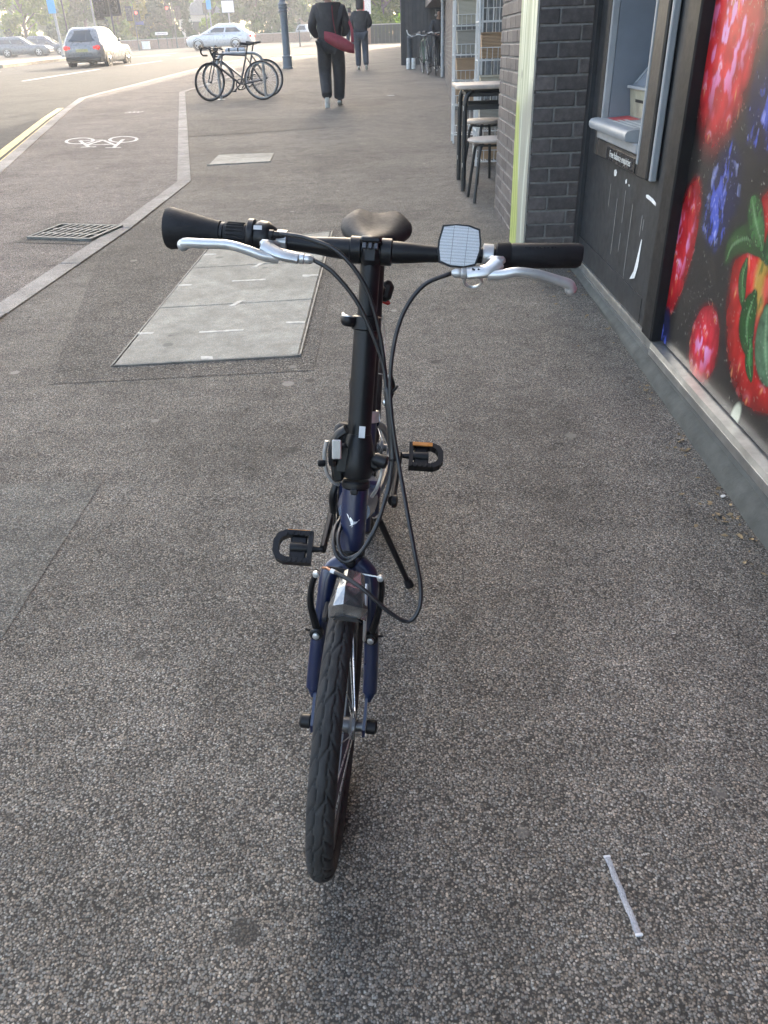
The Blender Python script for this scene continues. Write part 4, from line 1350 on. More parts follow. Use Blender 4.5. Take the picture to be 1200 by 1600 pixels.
# cables
def cable(pts, r=.0033, name='cable', mat=M_CABLE):
    return MB().tube(bez(pts, 6), r, 8).build(name, mat, bike, smooth=180)
cable([(-.130, .2345, .9880), (-0.0896, 0.2200, 0.9882), (-0.0403, 0.2050, 0.9753), (-0.0009, 0.1950, 0.9334), (0.0230, 0.1850, 0.8722), (0.0389, 0.1700, 0.7995), (0.0482, 0.1550, 0.7548), (0.0577, 0.1400, 0.7091), (0.0561, 0.1250, 0.6670), (0.0519, 0.1100, 0.6377), (0.0391, 0.0850, 0.5973), (0.0215, 0.0650, 0.5647), (0.0014, 0.0600, 0.5441), (-0.0157, 0.0650, 0.5484), (-0.0251, 0.0850, 0.5579), (-0.0277, 0.1200, 0.5636), (-0.0223, 0.1600, 0.5608), (-.035, .30, .50)])
cable([(-.078, .2140, .9603), (-0.0495, 0.2050, 0.9476), (-0.0146, 0.1950, 0.9139), (0.0115, 0.1850, 0.8713), (0.0315, 0.1750, 0.8273), (0.0404, 0.1620, 0.7886), (0.0509, 0.1470, 0.7386), (0.0557, 0.1320, 0.6867), (0.0528, 0.1170, 0.6499), (0.0432, 0.0900, 0.6063), (0.0250, 0.0680, 0.5679), (0.0027, 0.0640, 0.5488), (-0.0114, 0.0700, 0.5527), (-0.0187, 0.0900, 0.5601), (-0.0193, 0.1200, 0.5645), (-0.0137, 0.1600, 0.5617), (.01, .30, .50)])
cable([(0.1197, 0.2150, 0.9560), (0.0815, 0.2050, 0.9384), (0.0553, 0.1880, 0.8997), (0.0447, 0.1690, 0.8451), (0.0463, 0.1500, 0.7881), (0.0552, 0.1310, 0.7408), (0.0682, 0.1100, 0.6931), (0.0856, 0.0600, 0.6468), (0.1018, 0.0200, 0.6016), (0.1144, 0.0000, 0.5597), (0.1157, -0.0200, 0.5315), (0.1014, -0.0300, 0.5126), (0.0721, -0.0300, 0.5270), (0.0320, -0.0200, 0.5569), (0.0003, -0.0000, 0.5615), (-0.0138, 0.0100, 0.5607)], .0034)
cable([(0.0404, 0.1640, 0.795), (0.0470, 0.1520, 0.760), (0.0540, 0.1400, 0.715), (0.0575, 0.131, 0.690)], .0058, 'cable_sleeve')
MB().tube([(.044, .158, .786), (.052, .150, .798), (.056, .146, .806)], .0022, 6).build('cable_tie', M_CABLE, bike)
MB().tube([(-.0138, .010, .5607), (-.0200, .0125, .5612)], .0034, 10).build('cable_end_cap', pm('white ferrule', (.7, .7, .7), .4), bike)
MB().tube(bez([(-.0200, .0125, .5612), (-.0270, .020, .5590), (-.0345, .030, .5510)], 4), .0021, 8).build('cable_noodle', pm('copper noodle', (.40, .20, .12), .35, .8), bike)
# front brake: two arms on bosses, the wire between them
for s, arm in ((-1, [(-.0445, .046, .4100), (-.0500, .046, .4350), (-.0555, .046, .4650), (-.0540, .047, .5000), (-.0460, .048, .5300)]), (1, [(.0445, .046, .4110), (.0500, .046, .4350), (.0545, .046, .4650), (.0570, .047, .5020), (.0535, .048, .5330)])):
    a = MB().tube(bez(arm, 5), [.0085 - .0025 * i / 20 for i in range(21)], 10, flat=(1, .75)).build('brake_arm', M_BLK, bike)
    MB().lathe([(.0115, 0), (.0115, .010), (.009, .012)], (arm[0][0], .046, .408), (0, -1, 0.1), 18).build('pivot', M_BLK, a)
    MB().lathe([(.0055, .012), (.0055, .0155), (.004, .0165)], (arm[0][0], .046, .408), (0, -1, 0.1), 12).build('pivot_bolt', M_SIL, a)
    MB().lathe([(.0050, 0), (.0058, .001), (.0050, .006), (.002, .007)], (arm[-1][0], .042, arm[-1][2]), (0, -1, 0.2), 12).build('anchor_bolt', M_SIL, a)
    MB().tube([(arm[0][0] + s * .004, .05, .405), (arm[0][0] + s * .020, .047, .409)], .0022, 6).build('spring_stop', M_BLK, a)
    MB().box((s * .030, .05, .448), (.010, .045, .011), bev=.003).build('brake_pad', M_RUB, a)
MB().tube([(-.0345, .040, .545), (0, .042, .540), (.0535, .040, .535)], .0013, 6).build('brake_wire', M_STL, bike)
MB().tube([(-.030, .040, .5445), (.010, .041, .5395)], .0033, 8).build('wire_boot', M_RUB, bike)
MB().lathe([(.0075, 0), (.0085, .002), (.0085, .009), (.006, .011), (.0045, .0115)], (.0045, .068, .5390), (0, -.95, .31), 16).build('crown_bolt', M_BLK, bike)
# faceted chrome lamp on the crown, over the wheel
lp = bpy.data.objects.new('front_lamp', None)
COL.objects.link(lp); lp.parent = bike
def facet(y, z, w, hgt, dome):
    return [(.010 - w, y, z), (.010 - w * .72, y - dome, z + hgt * .55), (.004, y - dome * 1.4, z + hgt), (.010 + w * .72, y - dome, z + hgt * .55), (.010 + w, y, z), (.010 + w * .6, y + .012, z - .006), (.010 - w * .6, y + .012, z - .006)]
mb = MB().loft([facet(-.024, .500, .0285, .010, .002), facet(-.012, .513, .0300, .018, .010), facet(.010, .527, .0250, .022, .010), facet(.040, .536, .0180, .014, .004)])
o = mb.build('lamp_body', M_CHR, lp, smooth=0); fix_normals(o)
mb = MB().loft([[(.010 - .022, -.0265, .4985), (.010 - .014, -.0285, .5075), (.004, -.0300, .5110), (.010 + .014, -.0285, .5075), (.010 + .022, -.0265, .4985)], [(.010 - .022, -.0235, .4965), (.010 - .014, -.024, .5060), (.004, -.025, .5090), (.010 + .014, -.024, .5060), (.010 + .022, -.0235, .4965)]], closed=True)
o = mb.build('lamp_rim', pm('dark grey plastic', (.05, .05, .05), .35), lp, smooth=0); fix_normals(o)
mb = MB()
mb.add([(-.006, -.0165, .5262), (.0005, -.0110, .5345), (.001, .006, .5480), (-.003, .004, .5440)], [(0, 1, 2, 3)])
mb.build('lamp_window', glass_mat('lamp glass', (.03, .03, .03), .08), lp, smooth=0)
MB().tube([(.034, .020, .535), (.036, -.008, .520), (.0365, -.010, .470), (.036, 0.0, .440)], .0026, 8).build('lamp_stay', M_SIL, lp)
# frame
mb = MB().tube([ax(.580) + Vector((0, .010, 0)), (0, .24, .535), (0, .36, .475), (0, .50, .405), (0, .620, .350)], [.026, .034, .037, .037, .034], 18, flat=(1, .78))
fm = xf(mb, FR).build('main_tube', M_BLUE, bike)
xf(MB().box((0, .355, .478), (.078, .030, .070), rot=(-.46, 0, 0), bev=.008), FR).build('frame_hinge', M_BLUE, fm, smooth=40)
xf(MB().tube(bez([(-.044, .36, .51), (-.052, .35, .48), (-.050, .36, .44)], 4), .007, 8), FR).build('frame_latch', M_BLK, fm)
def sp(h):
    return Vector((0, .612 + (h - .29) * .300, h))
xf(MB().tube([sp(.24), sp(.50)], .0205, 18), FR).build('seat_tube', M_BLUE, bike)
xf(MB().tube([sp(.49), sp(.855)], .0168, 20), FR).build('seat_post', M_BLK, bike)
xf(MB().lathe([(.022, 0), (.0245, .002), (.0245, .024), (.022, .026)], sp(.485), Vector((0, .287, .958)), 18), FR).build('seat_collar', M_SIL, bike)
for s in (-1, 1):
    xf(MB().tube(bez([(s * .026, .64, .30), (s * .042, .76, .275), (s * .055, .90, .255), (s * .058, 1.0, .246)], 5), .0095, 10), FR).build('chainstay', M_BLUE, bike)
    xf(MB().tube(bez([(s * .018, .685, .475), (s * .036, .78, .415), (s * .055, .93, .295), (s * .058, 1.0, .250)], 5), .0078, 10), FR).build('seatstay', M_BLUE, bike)
    arm = [(s * .034, .900, .425), (s * .048, .890, .455), (s * .050, .882, .485), (s * .042, .876, .512)]
    a = xf(MB().tube(bez(arm, 4), .0075, 8), FR).build('rear_brake_arm', M_BLK, bike)
    xf(MB().lathe([(.0065, 0), (.0065, .009), (.004, .010)], (s * .042, .872, .512), (0, -1, .3), 12), FR).build('anchor_bolt', M_SIL, a)
    xf(MB().lathe([(.011, 0), (.011, .012), (.006, .014)], (s * .040, .895, .432), (0, -1, .3), 14), FR).build('pivot', M_STL, a)
    xf(MB().lathe([(.011, .055), (.011, .075)], (0, 1.0, .245), (s, 0, 0), 14), FR).build('rear_axle_nut', M_BLK, bike)
xf(MB().tube(bez([(-.042, .874, .516), (-.02, .865, .525), (.042, .872, .514)], 5), .0015, 6), FR).build('rear_brake_wire', M_STL, bike)
xf(MB().tube(bez([(-.030, .93, .50), (-.034, .96, .56), (-.026, .98, .60)], 5), .0012, 6), FR).build('rear_wire', M_STL, bike)
xf(MB().tube(bez([(.030, .93, .50), (.022, .95, .60), (.010, .93, .66)], 5), .0012, 6), FR).build('rear_wire', M_STL, bike)
# saddle with two cheeks and a nose
n_, mx = 26, 22
secs = []
for i in range(n_ + 1):
    t = i / n_
    y = .655 + .265 * t
    w = .018 + .062 * sst(.25, .85, t) - .010 * sst(.90, 1.0, t)
    if t < .06: w *= .55 + .45 * t / .06
    h0 = .858 + .005 * math.cos(t * 5) + .004 * sst(.55, 1, t)
    row = []
    for k in range(mx):
        a = 2 * PI * k / mx
        cx, sz = math.cos(a), math.sin(a)
        x = w * (abs(cx) ** .8) * (1 if cx >= 0 else -1)
        top = .020 + .013 * sst(.45, .9, t) * (abs(x) / max(w, .01)) * (1 - (abs(x) / max(w, .01)) ** 3) * 1.6
        z = h0 + (top * (sz ** .7) if sz > 0 else -.026 * (abs(sz) ** .8) * (1 - .3 * t))
        if sz > 0: z -= .009 * sst(.4, .8, t) * math.exp(-(x / .016) ** 2)
        row.append((x - .008, y, z))
    secs.append(row)
mb = MB().loft(secs)
o = xf(mb, FR).build('saddle', M_SAD, bike, smooth=70); fix_normals(o)
for s in (-1, 1):
    xf(MB().tube(bez([(s * .010, .68, .868), (s * .022, .74, .845), (s * .022, .80, .845), (s * .040, .90, .870)], 5), .0035, 8), FR).build('saddle_rail', M_STL, o)
xf(MB().box((0, .785, .850), (.05, .035, .026), bev=.006), FR).build('saddle_clamp', M_BLK, o, smooth=40)
# rear light on the seat post
rl = xf(MB().box((.022, .800, .745), (.030, .045, .046), rot=(-.3, .25, 0), bev=.010), FR).build('rear_light', M_BLK, bike, smooth=40)
mr, tr, br = new_mat('red light lens')
br.inputs['Base Color'].default_value = (.45, .02, .02, 1); br.inputs['Roughness'].default_value = .25
xf(MB().box((.020, .805, .7195), (.026, .040, .010), rot=(-.3, .25, 0), bev=.004), FR).build('red_lens', mr, rl, smooth=40)
xf(MB().box((.012, .775, .752), (.018, .03, .018), bev=.004), FR).build('light_bracket', M_BLK, rl, smooth=40)
# chainset
BB = Vector((0, .635, .300))
cs = bpy.data.objects.new('chainset', None)
COL.objects.link(cs); cs.parent = bike
xf(MB().torus(BB + Vector((-.052, 0, 0)), (1, 0, 0), .100, .004, 64, 8, flat=(1.6, 1)), FR).build('chainring', M_BLK, cs)
xf(MB().torus(BB + Vector((-.060, 0, 0)), (1, 0, 0), .108, .003, 64, 8, flat=(2.2, 1)), FR).build('chain_guard', M_BLK, cs)
mb = MB()
for i in range(58):
    a = 2 * PI * i / 58
    mb.box(BB + Vector((-.046, .106 * math.sin(a), .106 * math.cos(a))), (.006, .007, .006), rot=(-a, 0, 0))
xf(mb, FR).build('chain', pm('oily chain', (.10, .095, .085), .4, .8), cs, smooth=0)
for s, ang in ((-1, -.20), (1, -.20)):
    d = Vector((0, -math.cos(ang), math.sin(ang) * 1.0)) * (1 if s < 0 else -1)
    p0, p1 = BB + Vector((s * .066, 0, 0)), BB + Vector((s * .080, 0, 0)) + d * .168
    cr = xf(MB().tube([p0, p0.lerp(p1, .5), p1], [.0125, .0105, .0100], 10, flat=(.8, 1.3)), FR).build('crank_arm', M_BLK, cs)
    xf(MB().lathe([(.016, 0), (.016, .01), (.010, .014)], p0, (s, 0, 0), 14), FR).build('crank_bolt', M_BLK, cs)
    # pedal
    pc = p1 + Vector((s * .066, 0, 0))
    tilt = .55 if s < 0 else .42
    PMx = FR @ Matrix.Translation(pc) @ Matrix.Rotation(tilt, 4, 'X') @ Matrix.Scale(s, 4, (1, 0, 0))
    pe = bpy.data.objects.new('pedal', None)
    COL.objects.link(pe); pe.parent = bike
    outl = [(-.043, -.038), (.018, -.038), (.034, -.030), (.043, -.014), (.043, .014), (.034, .030), (.018, .038), (-.043, .038)]
    inn = [(-.033, -.026), (.012, -.026), (.024, -.020), (.030, -.009), (.030, .009), (.024, .020), (.012, .026), (-.033, .026)]
    mb = MB()
    n8 = len(outl)
    for z in (-.010, .010):
        mb.v += [(x, y, z) for x, y in outl] + [(x, y, z) for x, y in inn]
    for i in range(n8):
        j = (i + 1) % n8
        mb.f += [(i, j, j + n8, i + n8), (2 * n8 + i, 3 * n8 + i, 3 * n8 + j, 2 * n8 + j), (i, 2 * n8 + i, 2 * n8 + j, j), (n8 + i, n8 + j, 3 * n8 + j, 3 * n8 + i)]
    xf(mb, PMx); o = mb.build('cage', M_BLK, pe, smooth=0); fix_normals(o)
    mb = MB().tube([(-.066, 0, 0), (-.045, 0, 0), (-.02, 0, 0), (.006, 0, 0)], [.006, .008, .0125, .0120], 14)
    mb.box((-.012, 0, -.002), (.036, .052, .012), bev=.003)
    xf(mb, PMx); o = mb.build('spindle', M_BLK, pe, smooth=40); fix_normals(o)
    for k in range(5):
        for yy in (-.032, .032):
            o = xf(MB().box((-.034 + k * .012, yy, .0115), (.005, .009, .003)), PMx).build('tread_tooth', M_BLK, pe, smooth=0); fix_normals(o)
    for yy in ((.0395, .030) if s > 0 else (.0395,)):
        o = xf(MB().box((-.010, yy, 0 if yy > .035 else .0125), (.050, .003 if yy > .035 else .010, .012 if yy > .035 else .004)), PMx).build('pedal_reflector', pm('amber reflector', (.60, .24, .05), .3), pe, smooth=0); fix_normals(o)
# kickstand, rear mech
ks = xf(MB().tube([(.030, .650, .245), (.040, .650, .225)], .010, 10), FR).build('kickstand_mount', M_BLK, bike)
Kin = BK.inverted()
foot = Kin @ Vector((0.018, 1.608, 0.050))
top = FR @ Vector((.040, .650, .232))
MB().tube([top, top.lerp(foot, .93)], [.0085, .0070], 12).build('kickstand', M_BLK, bike)
MB().tube([top.lerp(foot, .90), foot], [.010, .012], 12).build('kickstand_foot', M_RUB, bike)
xf(MB().box((-.060, 1.02, .17), (.012, .05, .09), rot=(.3, 0, 0), bev=.005), FR).build('rear_mech', M_BLK, bike, smooth=40)
xf(MB().tube([(-.046, .64, .406), (-.046, 1.0, .285)], .0035, 6), FR).build('chain_run', MATS['oily chain'], bike)
xf(MB().tube([(-.046, .64, .194), (-.05, 1.02, .15)], .0035, 6), FR).build('chain_run', MATS['oily chain'], bike)
xf(MB().lathe([(.03, -.045), (.045, -.043), (.05, -.036), (.03, -.034)], (0, 1.0, .245), (1, 0, 0), 24), FR).build('sprocket', M_STL, bike)

# ------------------------------------------------------------------ things outside the recessed shop window
M_WOODT = pm('pale worn tabletop', (0.40, 0.34, 0.29), 0.5, var=0.2, nscale=12)
M_TUBE = pm('black steel tube', (0.014, 0.016, 0.018), 0.4, var=0.2, nscale=10)
M_WIRE = pm('white coated wire', (0.60, 0.60, 0.58), 0.4, var=0.1, nscale=10)
M_CHIP = pm('bare metal chip', (0.5, 0.48, 0.45), 0.5, 0.5)
def rrect(x0, x1, y0, y1, r, n=5):
    out = []
    for cx, cy, a0 in ((x1 - r, y1 - r, 0), (x0 + r, y1 - r, PI / 2), (x0 + r, y0 + r, PI), (x1 - r, y0 + r, 1.5 * PI)):
        out += [(cx + r * math.cos(a0 + PI / 2 * k / n), cy + r * math.sin(a0 + PI / 2 * k / n)) for k in range(n + 1)]
    return out
def plate(mb, outl, z0, z1, b=.006):
    c = Vector((sum(p[0] for p in outl) / len(outl), sum(p[1] for p in outl) / len(outl), 0))
    ins = lambda p: (Vector((p[0], p[1], 0)) + (c - Vector((p[0], p[1], 0))).normalized() * b)
    mb.loft([[(ins(p).x, ins(p).y, z0) for p in outl], [(p[0], p[1], z0 + b) for p in outl], [(p[0], p[1], z1 - b) for p in outl], [(ins(p).x, ins(p).y, z1) for p in outl]])
    return mb
T0 = (0.80, 7.28, gz(0, 7.28))
tb = thing('table', 'small pale-topped table with black tube legs outside the shop', 'table', T0)
plate(MB(), rrect(-.285, .31, -.32, .33, .07), .755, .785).build('tabletop', M_WOODT, tb, smooth=40)
SL = 0.025
for sx in (-1, 1):
    for sy in (-1, 1):
        x, y = sx * .225 + .012, sy * .27
        zb = SL * y
        lg = MB().tube(bez([(x, y, zb + .005), (x, y, .45), (x - sx * .005, y, .68), (x - sx * .05, y - sy * .01, .745)], 5), .020, 12).build('leg', M_TUBE, tb)
        if sx < 0:
            for z in (.20, .62):
                MB().box((x - .012, y - .013, z), (.006, .006, .035), rot=(0, 0, .7)).build('chip', M_CHIP, lg, smooth=0)
for sy in (-1, 1):
    MB().box((.012, sy * .27, .625), (.45, .018, .035)).build('rail', M_TUBE, tb, smooth=0)
MB().box((.012, .0, .715), (.42, .50, .03), bev=.004).build('apron', M_TUBE, tb, smooth=0)
def stool(loc, h, label, rz=0):
    s = thing('stool', label, 'stool', loc, rz, 'stools by the table')
    mb = MB().lathe([(.10, h - .032), (.165, h - .028), (.175, h - .016), (.172, h - .004), (.150, h), (.0, h + .001)], seg=28)
    mb.build('seat', M_WOODT, s)
    for k in range(4):
        a = PI / 4 + k * PI / 2
        c, d = math.cos(a), math.sin(a)
        MB().tube(bez([(c * .195, d * .195, SL * d * .195 + .004), (c * .155, d * .155, h * .6), (c * .135, d * .135, h - .075), (c * .10, d * .10, h - .038)], 5), .0125, 10).build('leg', M_TUBE, s)
    MB().torus((0, 0, h - .045), (0, 0, 1), .125, .008, 28, 6).build('seat_ring', M_TUBE, s)
    return s
stool((0.755, 6.62, gz(0, 6.62)), .455, 'nearer round-topped stool with black legs beside the brick pier', .1)
stool((0.80, 7.42, gz(0, 7.42)), .505, 'farther round-topped stool tucked under the small table', .4)

def wire_rack(loc, w, d, h, levels, label):
    r = thing('wire_rack', label, 'rack', loc, 0, 'white wire racks outside the shop')
    for sx in (0, 1):
        for sy in (0, 1):
            MB().box((sx * w, sy * d, h / 2 + .01), (.018, .018, h)).build('post', M_WIRE, r, smooth=0)
    for sx in (0, 1):
        for k in range(2):
            MB().tube([(sx * w, d * (k + 1) / 3, .1), (sx * w, d * (k + 1) / 3, h)], .003, 6).build('side_wire', M_WIRE, r)
    for k in range(5):
        MB().tube([(w * (k + .5) / 5, d, .1), (w * (k + .5) / 5, d, h)], .0035, 6).build('back_wire', M_WIRE, r)
    MB().tube(bez([(0, 0, h), (.02, 0, h + .06), (w - .02, 0, h + .06), (w, 0, h)], 4), .006, 6).build('top_hoop', M_WIRE, r)
    for z in levels:
        sh = MB().box((w / 2, 0, z), (w, .012, .012)).build('shelf', M_WIRE, r, smooth=0)
        MB().box((w / 2, d, z), (w, .012, .012)).build('shelf_back', M_WIRE, sh, smooth=0)
        for sx in (0, 1):
            MB().box((sx * w, d / 2, z), (.012, d - .012, .012)).build('shelf_side', M_WIRE, sh, smooth=0)
        for k in range(7):
            MB().tube([(w * (k + .5) / 7, 0, z), (w * (k + .5) / 7, d, z)], .003, 5).build('shelf_wire', M_WIRE, sh)
        MB().tube([(0, -.004, z + .10), (w, -.004, z + .10)], .004, 6).build('lip_wire', M_WIRE, sh)
        for k in range(6):
            MB().tube([(w * (k + .5) / 6, -.004, z), (w * (k + .5) / 6, -.004, z + .10)], .0028, 5).build('lip_bar', M_WIRE, sh)
    return r
zA, zB = gz(0, 9.95), gz(0, 8.3)
wire_rack((0.70, 9.90, zA), .30, .26, 1.40, (.10, .40, .645, .895, 1.17), 'farther white wire rack holding woven baskets and boxes')
wire_rack((0.805, 8.22, zB), .30, .27, 1.55, (.05, .32, .62, .905, 1.21), 'nearer white wire rack behind the small table')
def basket_mat(name, c, c2):
    m, t, b = new_mat(name)
    v = objco(t)
    w = N(t, 'ShaderNodeTexWave', wave_type='BANDS', bands_direction='Z')
    w.inputs['Scale'].default_value = 28
    w.inputs['Distortion'].default_value = 1.5
    t.links.new(v, w.inputs['Vector'])
    t.links.new(ramp(t, w.outputs['Fac'], [(0.2, c), (0.8, c2)]), b.inputs['Base Color'])
    b.inputs['Roughness'].default_value = .8
    bump(t, b, w.outputs['Fac'], .6, .004)
    return m
M_BSK1 = basket_mat('pale straw', (0.36, 0.32, 0.24), (0.58, 0.53, 0.42))
M_BSK2 = basket_mat('brown wicker', (0.24, 0.15, 0.085), (0.50, 0.34, 0.21))
M_BSK3 = basket_mat('grey willow', (0.24, 0.22, 0.18), (0.42, 0.39, 0.33))
def basket(x, y, z, w, d, h, mat, label, fl=.9):
    t = thing('basket', label, 'basket', (x, y, z), random.uniform(-.04, .04), 'baskets on the racks')
    o = [(-w / 2 * fl, -d / 2 * fl), (w / 2 * fl, -d / 2 * fl), (w / 2 * fl, d / 2 * fl), (-w / 2 * fl, d / 2 * fl)]
    O = [(-w / 2, -d / 2), (w / 2, -d / 2), (w / 2, d / 2), (-w / 2, d / 2)]
    I = [(a * .88, b * .88) for a, b in O]
    i_ = [(a * .86, b * .86) for a, b in o]
    MB().loft([[(a, b, .004) for a, b in o], [(a, b, h) for a, b in O], [(a, b, h) for a, b in I], [(a, b, .02) for a, b in i_]]).build('weave', mat, t, smooth=0)
    n = len(O)
    for k in range(4):
        a, b = O[k], O[(k + 1) % 4]
        MB().tube([(a[0], a[1], h), (b[0], b[1], h)], .009, 6).build('rim_roll', mat, t)
    return t
basket(.86, 10.02, zA + 1.182, .25, .22, .22, M_BSK1, 'cream straw basket on the top shelf of the farther rack')
basket(.855, 10.02, zA + .907, .26, .23, .215, M_BSK3, 'grey willow basket on the second shelf of the farther rack')
basket(.855, 10.02, zA + .657, .26, .23, .20, M_BSK2, 'brown wicker basket on the third shelf of the farther rack')
basket(.855, 10.02, zA + .412, .26, .23, .19, M_BSK2, 'brown wicker basket low on the farther rack behind the table legs')
basket(.96, 8.35, zB + .917, .27, .23, .20, M_BSK2, 'brown wicker box on the second shelf of the nearer rack')
basket(.96, 8.35, zB + .632, .26, .22, .14, M_BSK1, 'pale straw tray just above the small table')
basket(.955, 8.35, zB + .332, .25, .22, .22, M_BSK3, 'grey basket behind the farther stool')
basket(.955, 8.35, zB + .062, .20, .18, .17, M_BSK2, 'tall brown wicker basket on the bottom shelf of the nearer rack')

# dark board hoarding at the end of the shop
HD = thing('hoarding', 'tall hoarding of dark grey vertical boards beyond the parked bicycles', 'fence', (1.0, 28.6, gz(0, 28.6)))
M_HD = pm('dark grey boards', (0.060, 0.058, 0.056), 0.7, var=0.35, nscale=3, bmp=.4, bscale=60)
M_HD2 = pm('darker grey boards', (0.045, 0.045, 0.046), 0.7, var=0.35, nscale=3, bmp=.4, bscale=60)
for k in range(14):
    x = -.60 + k * .118
    MB().box((x, random.uniform(-.012, .012), 1.55), (.106, .03, 3.1), bev=.004).build('board', M_HD if k % 3 else M_HD2, HD, smooth=0)
MB().box((.20, .06, 1.5), (1.66, .05, 3.0)).build('backing', M_HD2, HD, smooth=0)
MB().box((-.655, .35, 1.5), (.06, .8, 3.0)).build('return_panel', M_HD, HD, smooth=0)

bo = thing('bollard', 'dark post with a white wrapped foot in front of the hoarding', 'post', (0.55, 26.2, gz(0, 26.2)))
MB().lathe([(.075, .0), (.075, .74), (.082, .75), (.082, .80), (.05, .86), (.0, .87)], seg=18).build('post', pm('slate paint', (.05, .058, .066), .5), bo)
for sx in (-1, 1):
    MB().lathe([(.055, .004), (.060, .02), (.058, .26), (.05, .28)], (sx * .075 + .02, -.10, 0), seg=14).build('white_sleeve', pm('white sleeve', (.66, .66, .64), .6), bo)
MB().tube(bez([(-.09, -.04, .98), (-.05, -.05, .88), (.05, -.06, .82), (.09, -.05, .83)], 6), .016, 8).build('white_handle', MATS['white sleeve'], bo)

# cast lamp post at the kerb
lpo = thing('lamp_post', 'grey blue cast lamp post at the edge of the pavement', 'lamp post', (-3.39, 29.0, gz(0, 29)))
M_LP = pm('blue grey post paint', (0.10, 0.13, 0.155), 0.45, var=.15, nscale=8)
MB().lathe([(.165, 0), (.165, .05), (.15, .06), (.15, .30), (.165, .31), (.165, .345), (.125, .37)], seg=24).build('base', M_LP, lpo)
MB().lathe([(.122, .36), (.112, 1.55), (.150, 1.57), (.150, 1.60), (.128, 1.62), (.128, 1.64), (.150, 1.66), (.150, 1.69), (.128, 1.71), (.150, 1.73), (.150, 1.77), (.105, 1.82), (.095, 1.95), (.075, 6.2)], seg=24).build('shaft', M_LP, lpo)
MB().tube(bez([(0, 0, 6.15), (-.05, 0, 6.6), (-.5, 0, 6.9), (-1.1, 0, 6.85)], 5), .045, 10).build('arm', M_LP, lpo)
MB().box((-1.3, 0, 6.82), (.55, .26, .12), bev=.04).build('lantern', M_LP, lpo)

